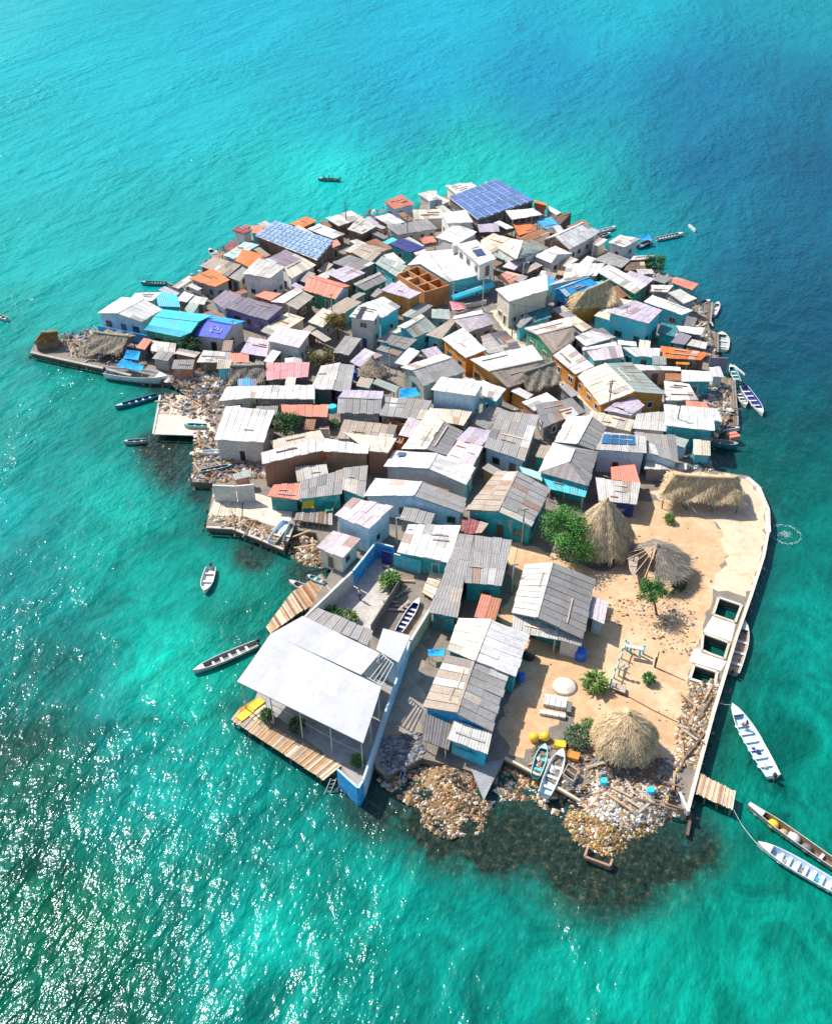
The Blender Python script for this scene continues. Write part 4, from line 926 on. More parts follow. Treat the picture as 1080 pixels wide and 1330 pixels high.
# ---------------------------------------------------------------- boats
def boat(label, T, stern, bow, z=0.0, beam=.2, out='white', inn='lblue', benches=4, motor=True, hgt=.62, group=None, rim=None, bcol='white', cat='boat', name='boat', flat_bow=False, zb=None, load=None):
    (sx, sy), (bx_, by_) = pts(T, stern)[0], pts(T, bow)[0]
    zr = z + hgt * .8; a = G(sx, sy, zr); b = G(bx_, by_, zr); d = b - a; d.z = 0; L = d.length; d.normalize(); s = V((-d.y, d.x, 0)); W = L * beam / 2
    base = V((a.x, a.y, z)); th = Thing(name, label, cat, ((a.x + b.x) / 2, (a.y + b.y) / 2, z), group)
    N = 13; sec_o, sec_i = [], []
    for i in range(N):
        t = i / (N - 1); w = W * (.78 + .9 * t - 1.1 * t * t if t < .5 else 1.0 * (1 - ((t - .45) / .55) ** (2.4 if not flat_bow else 4)) ** .75 if t < 1 else 0) if not flat_bow else W * (.85 + .15 * math.sin(PI * min(t, .8)) - (.55 * max(0, t - .7) / .3))
        w = max(w, .02 if not flat_bow else .2); sh = .25 * hgt * (t ** 2.2) + .06 * hgt
        zt = z + hgt + sh - .1; zk = z - .12 + (.3 * hgt * max(0, t - .8) / .2); p = base + d * (t * L)
        o = [(-w, zt), (-w * .82, lerp(zk, zt, .45)), (-w * .45, zk), (w * .45, zk), (w * .82, lerp(zk, zt, .45)), (w, zt)]
        k = max(0, w - .07); fl = z + .14 + .35 * sh
        n_ = [(-k, zt), (-k * .85, lerp(fl, zt, .4)), (-k * .7, fl), (k * .7, fl), (k * .85, lerp(fl, zt, .4)), (k, zt)]
        sec_o.append([V((p.x, p.y, 0)) + s * q + V((0, 0, h_)) for q, h_ in o]); sec_i.append([V((p.x, p.y, 0)) + s * q + V((0, 0, h_ + (0.0))) for q, h_ in n_])
    m = M(); oc, ic = col(out, .05), col(inn, .05); rc = C[rim] if rim else oc
    for i in range(N - 1):
        for j in range(5):
            m.face([sec_o[i][j], sec_o[i + 1][j], sec_o[i + 1][j + 1], sec_o[i][j + 1]], oc)
        for e in (0, 5): m.face([sec_o[i][e], sec_i[i][e], sec_i[i + 1][e], sec_o[i + 1][e]], rc)
    m.face(sec_o[0], oc)
    if flat_bow: m.face(sec_o[-1], oc)
    th.part('hull', m, 'paint')
    m = M()
    for i in range(N - 1):
        if i == N - 2: continue
        for j in range(5): m.face([sec_i[i][j], sec_i[i + 1][j], sec_i[i + 1][j + 1], sec_i[i][j + 1]], ic)
    m.face(sec_i[0], ic); m.face(sec_i[N - 2], ic)
    th.part('inside', m, 'paint')
    m = M(); k = N - 4
    m.face([sec_i[k + 1][0], sec_i[k + 2][0], sec_i[k + 3][0], sec_i[k + 3][5], sec_i[k + 2][5], sec_i[k + 1][5]], C[bcol] if not rim else rc); th.part('fore_deck', m, 'paint')
    for q in range(benches):
        t = .12 + .66 * (q + .3) / benches; w = W * .92 * (1 - max(0, (t - .55)) ** 2 * 2.4); m = M(); p = base + d * (t * L)
        P = []
        for zz in (hgt * .50, hgt * .50 + .05):
            for aa, bb in ((-.14, -w), (.14, -w), (.14, w), (-.14, w)): P.append(V((p.x, p.y, z + zz)) + d * aa + s * bb)
        m.box8(P, col(bcol, .06)); th.part('bench', m, 'paint')
    if motor:
        m = M(); p = base - d * .18; m.box((p.x, p.y, z + hgt + .22), (.34, .26, .42), C['black'], math.atan2(d.y, d.x)); m.box((p.x - d.x * .05, p.y - d.y * .05, z + .15), (.16, .10, .7), C['dgrey'], math.atan2(d.y, d.x)); th.part('outboard_motor', m, 'paint')
    th.base, th.d, th.s, th.L, th.W, th.z, th.h = base, d, s, L, W, z, hgt
    return th
BO = 'boats moored or drawn up around the island'
b_ = lambda *a, **k: boat(*a, group=BO, **k)
b_('long grey boat with five pale benches lying off the big pavilion', 'O', '338,246', '68,366', .0, .17, 'pale', 'mgrey', 5, rim='pale')
b_('small white boat with pale turquoise hull floating alone in the left bay', 'L', '122,492', '92,606', 0, .36, 'white', 'pale', 2, rim='white')
b_('dark blue boat with four white benches below the blue covered boat', 'A', '662,622', '468,678', 0, .17, 'dteal', 'navy', 4, motor=False)
b_('tiny grey dinghy floating off the left terrace', 'X', '190,571', '161,574', 0, .26, 'grey', 'dteal', 2, motor=False)
bt = b_('white motor boat under a bright blue canopy at the left tip', 'A', '425,512', '712,545', 0, .27, 'white', 'lblue', 2, hgt=1.25, rim='white')
bc = b_('long white boat drifting beside the right quay with bow towards land', 'R', '455,785', '284,490', 0, .215, 'white', 'lblue', 6, rim='white')
b17 = b_('long dark planked cargo boat loaded with yellow sacks at the lower right', 'R', '745,1175', '352,905', 0, .12, 'grey', 'dwood', 2, motor=False, rim='pale', flat_bow=True, hgt=.8)
BT3 = b_('long white boat with blue inside and six benches at the lower right corner', 'R', '745,1262', '390,1060', 0, .2, 'white', 'lblue', 7, rim='white', hgt=.7)
BT2 = b_('narrow pale boat tied along the quay beside the fish pens', 'R', '288,356', '340,155', 0, .22, 'pale', 'tan', 3, rim='white', hgt=.7)
b_('teal rowing boat drawn up on the bank beside a larger white boat', 'P', '725,765', '768,632', .75, .32, 'aqua', 'teal', 2, motor=False, rim='paqua', bcol='aqua')
b_('white skiff with blue inside drawn up on the bank beside yellow crates', 'P', '765,848', '845,655', .7, .28, 'white', 'lblue', 3, motor=False, rim='white', hgt=.75)
b_('thin dark canoe lying in the inlet beside the blue parapet wall', 'P', '138,782', '190,605', .55, .10, 'grey', 'navy', 2, motor=False, rim='grey', hgt=.4, name='canoe', cat='canoe')
b_('grey boat with four benches tied to the timber dock', 'L', '652,632', '488,556', .1, .2, 'pale', 'grey', 4, motor=False, rim='pale')
b_('small green boat on the timber dock', 'L', '655,562', '572,530', .95, .3, 'ggreen', 'dteal', 2, motor=False, hgt=.4)
b_('grey boat with white seats stored in the narrow yard beside the courtyard', 'M', '170,792', '268,640', 1.0, .2, 'white', 'navy', 5, motor=False, rim='white')
b_('green boat resting on the white terrace on the left shore', 'H', '326,300', '205,298', 1.0, .24, 'ggreen', 'dteal', 2, motor=False, rim='aqua')
b_('white railed skiff on the rubble below the large white roof', 'H', '438,440', '278,448', 1.0, .22, 'pale', 'lblue', 3, motor=False, rim='white')
b_('dark green boat with pale benches on the rubble of the left shore', 'H', '298,545', '470,515', 1.0, .18, 'dteal', 'navy', 3, motor=False, rim='ggreen')
b_('white boat lying on the rubble edge of the white terrace', 'L', '405,372', '485,262', 1.0, .3, 'white', 'lblue', 1, motor=False, rim='pale')
b_('dark narrow boat leaning beside the white boat on the rubble terrace', 'L', '470,372', '505,278', 1.0, .22, 'dgrey', 'ggreen', 1, motor=False, rim='mgrey')
b_('white boat tip beyond the dark boats at the right shore', 'G', '768,205', '798,136', 0, .24, 'white', 'pale', 2, motor=False)
b_('plump white boat moored off the orange tin roof', 'G', '816,390', '818,298', 0, .42, 'white', 'ggreen', 2, motor=False, rim='white')
b_('white boat with three benches moored at the end of the right piers', 'G', '905,562', '862,474', 0, .24, 'white', 'dteal', 3, motor=False, rim='white')
b_('white boat nose outward beside the longer boat on the right shore', 'G', '905,612', '948,694', 0, .28, 'white', 'dgrey', 3, motor=False, rim='white')
b_('longer white boat with dark cargo pointing out to sea on the right', 'G', '935,588', '1038,738', 0, .2, 'white', 'navy', 4, rim='white')
b_('narrow white canoe lying off the right piers', 'G', '880,472', '942,525', 0, .08, 'white', 'white', 0, motor=False, hgt=.35, name='canoe', cat='canoe')
b_('dark boat with white patches under the white shore roof', 'G', '640,160', '755,125', .3, .26, 'dgrey', 'navy', 3, motor=False, rim='pale')
b_('dark boat next to the aqua house on the right shore', 'G', '625,205', '740,190', .3, .24, 'navy', 'dgrey', 2, motor=False, rim='mgrey')
b_('white boat half hidden between dark boats on the right shore', 'G', '640,240', '730,238', .3, .24, 'white', 'mgrey', 2, motor=False)
b_('blue grey work boat with an orange deck box at the right shore', 'K', '590,262', '712,282', 0, .36, 'dteal', 'grey', 1, motor=False, rim='grey', hgt=.9)
b_('white topped slim boat above the blue grey work boat', 'K', '592,205', '720,202', 0, .16, 'white', 'navy', 2, motor=False)
b_('dark slim boat between the piers above the slim white topped boat', 'K', '600,178', '715,172', 0, .18, 'dgrey', 'navy', 2, motor=False, rim='mgrey')
b_('long pale boat with six benches moored off the far right shore', 'D', '762,252', '888,226', 0, .18, 'pale', 'mgrey', 6, motor=False, rim='white')
b_('white boat moored at the right edge of the big white gable', 'D', '478,222', '572,196', 0, .2, 'white', 'pale', 3, motor=False)
b_('grey boat tucked below the white boat at the big white gable', 'D', '480,248', '548,226', 0, .22, 'grey', 'dgrey', 2, motor=False, rim='pale')
bd = b_('dark boat under a blue tarp beside the white boathouse', 'D', '675,290', '740,258', 0, .3, 'navy', 'dgrey', 1, motor=False, rim='grey')
b_('dark boat with white benches moored off the left far shore', 'A', '712,98', '588,96', 0, .2, 'dteal', 'dgrey', 6, motor=False, bcol='pale')
b_('pale boat moored below the light aqua strip roof', 'B', '365,338', '332,300', 0, .3, 'pale', 'mgrey', 2, motor=False)
bf = b_('boat with people far out beyond the island', 'X', '441,233', '413,232', 0, .2, 'dgrey', 'dteal', 2)
b_('pale boat cut by the left edge of the photo', 'X', '10,414', '-8,408', 0, .24, 'pale', 'dgrey', 2, motor=False)
b_('thin white boat far off the right shore', 'D', '915,184', '945,212', 0, .12, 'white', 'pale', 1, motor=False, name='canoe', cat='canoe')
# canopies and cargo
def canopy(label, T, q, zs, c, name='canopy', cat='canopy', poles=True, zg=.3):
    P = [G(a, b, z) for (a, b), z in zip(pts(T, q), zs if isinstance(zs, (list, tuple)) else [zs] * 4)]
    ctr = sum(P, V()) / 4; th = Thing(name, label, cat, (ctr.x, ctr.y, zg)); m = M(); K = 6; rnd = random.Random(hash_(label))
    g = {}
    for i in range(K + 1):
        for j in range(K + 1):
            u, v = i / K, j / K; p = lerp(lerp(P[0], P[1], u), lerp(P[3], P[2], u), v); p = p + V((0, 0, -.25 * math.sin(PI * u) * math.sin(PI * v) + rnd.uniform(-.05, .05))); g[i, j] = p
    cc = C[c] if isinstance(c, str) else c
    for i in range(K):
        for j in range(K):
            k = rnd.uniform(.85, 1.1); q4 = [g[i, j], g[i + 1, j], g[i + 1, j + 1], g[i, j + 1]]; m.face(q4, tuple(x * k for x in cc)); m.face([p - V((0, 0, .03)) for p in q4[::-1]], tuple(x * k for x in cc))
    th.part('sheet', m, 'fabric', smooth=False)
    if poles:
        for p in P:
            m = M(); m.tube([V((p.x, p.y, zg - .1)), p], .04, C['pale'], 5); th.part('pole', m, 'metal')
    return th
canopy('bright blue canopy sheet stretched over the white motor boat', 'A', '500,452 602,486 588,512 470,486', (2.6, 2.3, 1.9, 1.9), 'sky', zg=.5)
canopy('blue tarp tent beside the coral lean to on the left tip', 'A', '520,412 585,418 575,460 505,452', (3.0, 2.8, 2.2, 2.3), 'sky', 'tarp', 'tarp', zg=1)
canopy('blue tarp over the dark boat by the white boathouse', 'D', '680,234 730,232 738,252 690,262', (2.0, 1.9, 1.5, 1.5), 'sky', 'tarp', 'tarp')
canopy('bright blue tarp bundle behind the long grey littered roof', 'E', '895,742 990,735 1012,785 890,800', (3.0, 3.1, 2.6, 2.5), 'sky', 'tarp', 'tarp', zg=1)
canopy('long blue awning sheet under the dark grey roof with white patch', 'J', '360,268 460,240 466,262 372,292', (2.4, 2.4, 2.2, 2.2), 'sky', 'awning', 'awning', zg=1)
canopy('red pink awning over the stalls on the square', 'F', '285,140 370,150 388,185 300,195', (3.0, 3.2, 2.4, 2.4), 'pink', 'awning', 'awning', zg=1)
canopy('blue tarp hung beside the waterfront house back wall', 'P', '255,215 330,212 322,245 258,240', 2.2, 'sky', 'tarp', 'tarp', zg=1)
canopy('red sheet hung in the yard right of the green tree', 'H', '935,310 985,305 990,350 940,355', (2.4, 2.4, 1.6, 1.6), 'pink', 'tarp', 'tarp', zg=1)
canopy('dark red sheet heap left of the tall pale block', 'F', '115,640 190,620 175,665 120,670', (2.6, 2.6, 2.0, 2.0), 'dred', 'tarp', 'tarp', zg=1)

def sack(m, p, r, c, rnd):
    m.lathe(p, [(r * .5, 0), (r, r * .25), (r * .85, r * .6), (r * .3, r * .85)], c, 8, .2)
for (t, off, r, c, lb) in [(.72, 0, .55, 'yellow', 'large yellow sack in the bow half of the cargo boat'), (.60, .1, .45, 'wood', 'brown sack behind the yellow one in the cargo boat'), (.50, -.05, .6, 'pale', 'pale net bundle amidships in the cargo boat'), (.90, -.1, .42, 'white', 'white sack in the bow of the cargo boat'), (.36, .1, .55, 'dgrey', 'dark net heap in the after half of the cargo boat')]:
    m = M(); p = b17.base + b17.d * (t * b17.L) + b17.s * off + V((0, 0, .2)); sack(m, p, r, c, random); single('sack', lb, 'sack', m, 'fabric', p, 'sacks and nets in the cargo boat', True)
m = M(); p = G(*pts('K', '688,238')[0], 1.0); m.box(p, (1.6, 1.3, .5), C['coral'], .3); m.box(p + V((0, 0, .28)), (1.45, .1, .08), C['orange'], .3); single('deck_box', 'orange deck box on the blue grey work boat', 'box', m, 'paint', p)

GB = [('heap of blue grey net in the bow of the drifting white boat', bc, .74, 'lblue', .42), ('dark net heap amidships in the drifting white boat', bc, .36, 'navy', .34), ('grey rope coil near the stern of the drifting white boat', bc, .16, 'grey', .3), ('brown net heap in the narrow boat tied along the quay', BT2, .5, 'wood', .4), ('grey net heap in the bow of the narrow quay boat', BT2, .74, 'mgrey', .34), ('blue bundle in the white boat at the lower right corner', BT3, .3, 'sky', .36), ('grey cloth bundle near the bow of the lower right white boat', BT3, .66, 'grey', .36), ('dark bundle amidships in the lower right white boat', BT3, .46, 'dgrey', .34)]
for lb, bt_, t_, c, r in GB:
    p = bt_.base + bt_.d * (t_ * bt_.L) + bt_.s * random.uniform(-.15, .15) + V((0, 0, .2)); m = M()
    for k in range(4): sack(m, p + V((random.uniform(-r, r) * .7, random.uniform(-r, r) * .7, 0)), r * random.uniform(.4, .75), c, random)
    single('net_heap', lb, 'net heap', m, 'fabric', p, 'nets and bundles in the boats')
# ---------------------------------------------------------------- trees and plants
def tree(label, x, y, hgt, R, cols, n=3800, name='tree', group=None, zg=1.0, lean=(0, 0), leaf=.26, flat=.8, cx=None, cat='tree'):
    rnd = random.Random(hash_(label)); b = G(x, y, zg); th = Thing(name, label, cat, b, group); top = b + V((lean[0], lean[1], hgt - R * flat))
    m = M(); m.tube([b - V((0, 0, .2)), lerp(b, top, .5) + V((rnd.uniform(-.2, .2), 0, 0)), top], [.06 + R * .05, .05 + R * .035, .04], C['brown'], 8)
    cl = []
    for k in range(11):
        a = rnd.uniform(0, 6.28); e = rnd.uniform(-.3, 1.1); rr = R * rnd.uniform(.35, .8); q = top + V((rr * math.cos(a) * math.cos(e), rr * math.sin(a) * math.cos(e), rr * flat * math.sin(e)))
        cl.append((q, R * rnd.uniform(.28, .5), rnd.uniform(.7, 1.3))); m.tube([lerp(b, top, rnd.uniform(.55, .95)), lerp(top, q, .5) + V((0, 0, .1)), q], [.07, .05, .02], C['brown'], 5)
    th.part('trunk', m, 'timber')
    m = M(); per = n // len(cl)
    for q, r, k in cl:
        for _ in range(per):
            d = V((rnd.gauss(0, 1), rnd.gauss(0, 1), rnd.gauss(0, 1)))
            if d.length < .01: continue
            d.normalize(); p = q + d * r * (rnd.random() ** .4) * rnd.uniform(.8, 1.15); p.z = q.z + (p.z - q.z) * flat
            if p.z < zg + .1: continue
            u = V((rnd.gauss(0, 1), rnd.gauss(0, 1), rnd.gauss(0, .5))).normalized(); w = u.cross(d + V((.1, .2, .6))).normalized(); l = leaf * rnd.uniform(.6, 1.3); c = col(rnd.choice(cols), .3); c = tuple(x * k for x in c)
            m.face([p - u * l * .5, p + w * l * .28, p + u * l * .5, p - w * l * .28], c)
    th.part('crown', m, 'leaf')
    return th
GRN = [(.045, .16, .03), (.06, .22, .04), (.03, .10, .02), (.09, .28, .05)]
DGR = [(.02, .07, .02), (.03, .10, .025), (.015, .05, .015)]
OLV = [(.14, .11, .02), (.20, .15, .03), (.09, .08, .02), (.26, .17, .04)]
LIM = [(.11, .22, .04), (.17, .29, .06), (.07, .16, .03)]
BANK = 'trees and shrubs of the island'
tree('big round bright green tree in the middle beside the pointed thatched hut', 728, 724, 6.4, 4.4, [(.06, .21, .04), (.08, .28, .05), (.04, .13, .025), (.12, .34, .06)], 9500, group=BANK)
tree('dark green tree right of the large plain white roof on the left shore', 373, 572, 4.6, 2.5, DGR + GRN[:1], 3200, group=BANK)
tree('yellow brown tree left of the narrow grey two storey house', 440, 440, 5.2, 2.3, OLV, 2800, group=BANK)
tree('low olive tree beside the pinkish white roof', 418, 478, 3.6, 2.6, OLV[:3] + DGR[:1], 2600, group=BANK)
tree('leaning young green tree beside the ruined thatched hut', 853, 799, 4.4, 1.9, LIM[:1] + GRN, 1900, group=BANK, lean=(-1.1, .6))
tree('green shore bush right of the low orange brick box room', 850, 350, 3.0, 2.3, DGR + GRN, 2200, group=BANK, name='bush', cat='bush')
tree('dark green bush under the curved turquoise roof on the left tip', 248, 462, 3.6, 1.9, DGR, 1600, group=BANK, name='bush', cat='bush')
tree('bright green bush behind the large plain white roof', 334, 532, 2.4, 1.9, LIM, 1500, group=BANK, name='bush', cat='bush')
def shrub(label, x, y, h_, R, cols, n=500, long=.6, zg=1.0, name='plant'):
    rnd = random.Random(hash_(label)); b = G(x, y, zg); th = Thing(name, label, 'plant', b, 'small plants of the yards'); m = M()
    for _ in range(9): a = rnd.uniform(0, 6.28); m.tube([b, b + V((R * .4 * math.cos(a), R * .4 * math.sin(a), h_ * .6))], [.03, .012], C['brown'], 4)
    th.part('stem', m, 'timber'); m = M()
    for _ in range(n):
        a = rnd.uniform(0, 6.28); e = rnd.uniform(.1, 1.4); r = rnd.random() ** .5; p = b + V((R * r * math.cos(a) * .7, R * r * math.sin(a) * .7, .15 + h_ * rnd.random() * (1 - r * .5)))
        d = V((math.cos(a) * math.cos(e), math.sin(a) * math.cos(e), math.sin(e))); s = V((-math.sin(a), math.cos(a), 0)); l = long * rnd.uniform(.5, 1.2); c = col(rnd.choice(cols), .3); k = p + d * l * .6; q = k + (d + V((0, 0, -.9))).normalized() * l * .4; w = s * l * .13
        m.face([p, k - w, q, k + w], c)
    th.part('foliage', m, 'leaf'); return th
shrub('bright green palm like plant in the courtyard by the dark fence', 507, 762, 2.0, 1.1, LIM + GRN[:2], 300, .9)
shrub('green shrub along the courtyard edge of the grey corrugated roof', 433, 801, 1.0, 1.1, GRN, 300)
shrub('yellow green shrub at the courtyard corner beside the grey corrugated roof', 455, 806, 1.3, .8, LIM + OLV[:1], 220)
shrub('banana like plant between sand yard railing and pale sand heap', 771, 892, 1.5, 1.2, LIM, 190, 1.0)
shrub('small round green bush with a shadow on the sand yard', 841, 886, 1.1, .75, GRN, 420, .4)
shrub('small green bush in front of the long quay thatch', 868, 678, 1.1, .7, GRN + LIM[:1], 420, .4)
shrub('grey green spiky plants left of the round straw hut', 750, 962, 1.4, 1.6, [(.08, .14, .06), (.10, .18, .09)], 420, .6)
shrub('yellow green bush between spiky plants and straw hut', 762, 945, 1.0, .8, LIM, 260, .4)
shrub('dark round potted bush at the dock end of the pavilion', 347, 934, 1.4, .75, GRN[:3], 480, .35)
shrub('dark shrub in the middle of the pavilion dock', 386, 948, 1.6, .9, DGR + GRN[:1], 400, .4)
shrub('bright green plant in the blue walled corner of the pavilion', 464, 994, 1.5, .7, LIM, 380, .4)
shrub('dark green shrub under the ruined thatch', 880, 764, 1.4, .9, [(.08, .14, .06)] + DGR, 320, .5)
shrub('green pot plants in the yard right of the green tree', 434, 556, 1.6, .9, GRN, 300, .4)

# ---------------------------------------------------------------- walls, fences, docks
def wall(label, T, s, h, thick, c, name='wall', cat='wall', mat='plaster', zb=.8, ctop=None, door=None, ztop=None):
    zt = ztop if ztop else 1 + h; P = GP(T, s, zt); b = P[0]; th = Thing(name, label, cat, (b.x, b.y, zb + .2)); m = M()
    for i, (a, q) in enumerate(zip(P, P[1:])):
        cc = C[c[i] if isinstance(c, (list, tuple)) else c]; d = (q - a); d.z = 0; d.normalize(); s_ = V((-d.y, d.x, 0)) * thick / 2
        if i: a = a + d * thick / 2
        Q = [V((k.x, k.y, zb)) for k in (a - s_, a + s_, q + s_, q - s_)]; m.box8(Q + [V((k.x, k.y, zt - .004 * i)) for k in Q], cc, None if not ctop else [cc, C[ctop]] + [cc] * 4)
    th.part('wall_body', m, mat); return th
wall('grey white courtyard wall along the timber dock', 'L', '562,722 782,512', 2.3, .22, 'pale', ctop='white')
t = wall('blue courtyard wall with a dark blue door in its corner', 'L', '786,508 893,374 975,396', 2.3, .22, ('sky', 'sky'), ctop='lblue')
a, q = [G(*p, 1.0) for p in pts('L', '921,472 970,486')]; m = M(); m.bar(V((a.x, a.y, 2.0)), V((q.x, q.y, 2.0)), .12, C['navy'], 2.0); t.part('door', m, 'paint')
wall('bright teal yard wall between courtyard and sandy roof house', 'M', '150,428 276,462', 2.0, .2, 'aqua', ctop='pale')
wall('dark netted fence between courtyard and narrow boat yard', 'L', '1000,556 870,760', 1.6, .1, 'dgrey', 'fence', 'fence', 'timber')
wall('long cream topped alley wall beside the narrow boat yard', 'O', '1078,92 992,232', 2.0, .3, 'pwood', ctop='pale')
wall('bright blue parapet wall along the right side and corner of the pavilion', 'O', '988,238 890,520 790,826 770,862 682,782', 1.7, .2, ('lblue', 'lblue', 'sky', 'sky', 'sky'), zb=-.4, ctop='lblue')
wall('shadowed grey wall standing above the white terrace on the left shore', 'L', '130,108 235,112 322,104', 2.6, .2, 'pale', ctop='white')
wall('low brown wall stub beside the right jetty', 'R', '118,940 102,1028', .0, .25, 'brown', 'fence', 'fence', 'timber', zb=-.5, ztop=.5)
wall('pale leaning plank wall at the quay corner by the jetty', 'R', '70,850 108,930', .5, .3, 'pale', 'fence', 'fence', 'timber')
wall('brown boarded fence at the far right tip', 'D', '262,138 305,152 364,132', 2.2, .12, 'brown', 'fence', 'fence', 'timber', zb=-.3)
wall('grey plank fence along the left far shore by the bright orange roof', 'B', '135,455 225,495 300,520', 1.4, .15, 'grey', 'fence', 'fence', 'timber', zb=-.3)
wall('blue banner wall with white marks in front of the left tip houses', 'A', '385,298 620,345', 1.8, .12, 'sky', 'banner', 'banner', 'paint')
wall('pale street wall along the ochre house row', 'J', '455,35 640,195', 1.3, .2, 'pale', ctop='cream')
wall('white wall between yard plants and brick row', 'H', '850,322 985,318', 1.8, .15, 'pale')
wall('low white wall on the square edge below the teal shop', 'C', '610,640 760,610', .8, .2, 'pale')
wall('brick box with low walls left of the cream and grey gable', 'I', '400,392 455,312 545,345 500,440 400,392', 1.8, .2, 'brick', 'brick_enclosure', 'enclosure', 'brickwork')
# roofless rooms
t = Thing('unfinished_house', 'roofless unfinished house of orange brick rooms', 'house', G(*pts('C', '465,520')[0], 1.0))
zt = 4.4; A_, B_, C_, D_ = GP('C', '345,490 475,572 590,538 440,452', zt)
Qr = lambda u, v: lerp(lerp(A_, B_, u), lerp(D_, C_, u), v)
def rw(u0, v0, u1, v1, k=0):
    m = M(); a, b = Qr(u0, v0), Qr(u1, v1); m.bar(V((a.x, a.y, (zt + .8) / 2 - k)), V((b.x, b.y, (zt + .8) / 2 - k)), .22, col((.50, .23, .09), .08), zt - .8); return m
for k, w_ in enumerate([(0, 0, 1, 0), (0, 1, 1, 1), (0, 0, 0, 1), (1, 0, 1, 1), (0, .5, 1, .5), (.35, .03, .35, .97), (.68, .03, .68, .97)]): t.part('brick_wall', rw(*w_, k * .004), 'brickwork')
m = M(); a, b = Qr(.02, .02), Qr(.98, .98); m.face([V((p.x, p.y, 1.15)) for p in (Qr(0, 0), Qr(1, 0), Qr(1, 1), Qr(0, 1))], (.32, .18, .10)); t.part('floor', m, 'concrete')

def deck(label, T, s, nplank, z=1.0, cols=('wood', 'pwood'), name='dock', cat='dock', piles=True, along=False, group=None, rnd=None):
    """s = four corners a b c d; planks run from side a-d to side b-c"""
    a, b, c, d = GP(T, s, z); rnd = random.Random(hash_(label)); ctr = (a + b + c + d) / 4; th = Thing(name, label, cat, (ctr.x, ctr.y, z)); m = M()
    for i in range(nplank):
        v0, v1 = (i + .06) / nplank, (i + .94) / nplank; e = rnd.uniform(-.02, .06); w = [rnd.uniform(-.02, .03) for _ in range(2)]
        P = [lerp(a, d, v0) , lerp(b, c, v0), lerp(b, c, v1), lerp(a, d, v1)]; P = [P[0] + (a - b) * w[0], P[1] + (b - a) * w[1], P[2] + (b - a) * w[1], P[3] + (a - b) * w[0]]
        m.box8([p + V((0, 0, e - .05)) for p in P] + [p + V((0, 0, e)) for p in P], col(rnd.choice(cols), .28))
    th.part('planking', m, 'timber')
    m = M()
    for t_ in (.08, .5, .92): m.bar(lerp(a, b, t_) - V((0, 0, .16)), lerp(d, c, t_) - V((0, 0, .16)), .14, C['dwood'])
    th.part('beam', m, 'timber')
    if piles:
        for u in (.04, .5, .96):
            for v in (.04, .35, .65, .96):
                p = lerp(lerp(a, b, u), lerp(d, c, u), v); m = M(); m.tube([V((p.x, p.y, -1)), V((p.x, p.y, z - .1))], .09, col('dwood', .2), 6); th.part('pile', m, 'timber')
    return th
deck('orange brown timber dock running down beside the courtyard wall', 'L', '380,772 400,802 555,690 502,606', 26, .95, ('wood', 'wood', 'pwood', 'rust'))
deck('short reddish timber dock beside the small green boat', 'L', '505,606 560,690 700,598 640,520', 22, .96, ('wood', 'rust', 'tan'))
deck('timber dock edge along the front of the big pavilion', 'O', '228,572 262,528 705,762 622,830', 40, 1.0, ('wood', 'pwood', 'wood', 'tan'))
deck('timber platform at the left end of the pavilion', 'O', '262,528 338,480 390,530 330,575', 12, 1.02, ('wood', 'pwood', 'ochre'), piles=False)
deck('slatted wooden jetty reaching out from the right quay', 'R', '140,768 115,848 288,925 300,850', 24, 1.05, ('pwood', 'wood', 'pwood'))
deck('pale bamboo deck at the corner of the white terrace', 'L', '140,168 108,252 265,252 268,178', 22, 1.06, ('pwood', 'cream'), piles=False)
deck('timber framed platform on the left shore above the white terrace', 'H', '98,135 62,236 300,240 300,140', 20, 1.05, ('pwood', 'tan', 'wood'))
deck('grey timber slat roof deck beside the yellow tarp', 'L', '510,270 520,238 690,225 690,295', 18, 1.9, ('dwood', 'mgrey', 'grey'), 'slat_platform', 'platform')
deck('dark pier planks among the boats on the right shore', 'G', '640,120 620,240 760,250 770,140', 14, .8, ('dwood', 'mgrey', 'dgrey'))
deck('dark stilt pier beside the plump white boat', 'G', '700,270 690,400 800,400 800,300', 14, .8, ('dwood', 'mgrey', 'wood'))
deck('brown pier with drying nets at the end of the right shore', 'G', '770,520 760,720 905,740 890,560', 18, .85, ('dwood', 'wood', 'mgrey'))
deck('low jetty planks at the right shore by the work boat', 'K', '600,110 598,200 715,190 715,120', 12, .7, ('dwood', 'mgrey'))
deck('pile of pale lumber leaning at the narrow boat yard', 'M', '330,480 395,490 330,640 280,610', 9, 1.5, ('cream', 'pwood'), 'lumber_stack', 'lumber', piles=False)

# purple hung stall
wall('dark mauve hung sheet wall at the end of the orange tin roof', 'G', '755,432 850,436', 1.6, .15, 'mauve', 'sheet_wall', 'sheet wall', 'fabric', zb=.3)

def cable(label, P, r=.02, c='dwood', name='rope', cat='rope', sag=0.0):
    out = []
    for a, b in zip(P, P[1:]):
        for k in range(8): t_ = k / 8; out.append(lerp(a, b, t_) - V((0, 0, sag * 4 * t_ * (1 - t_))))
    out.append(P[-1]); m = M(); m.tube(out, r, C[c], 4); return single(name, label, cat, m, 'fabric', P[0])
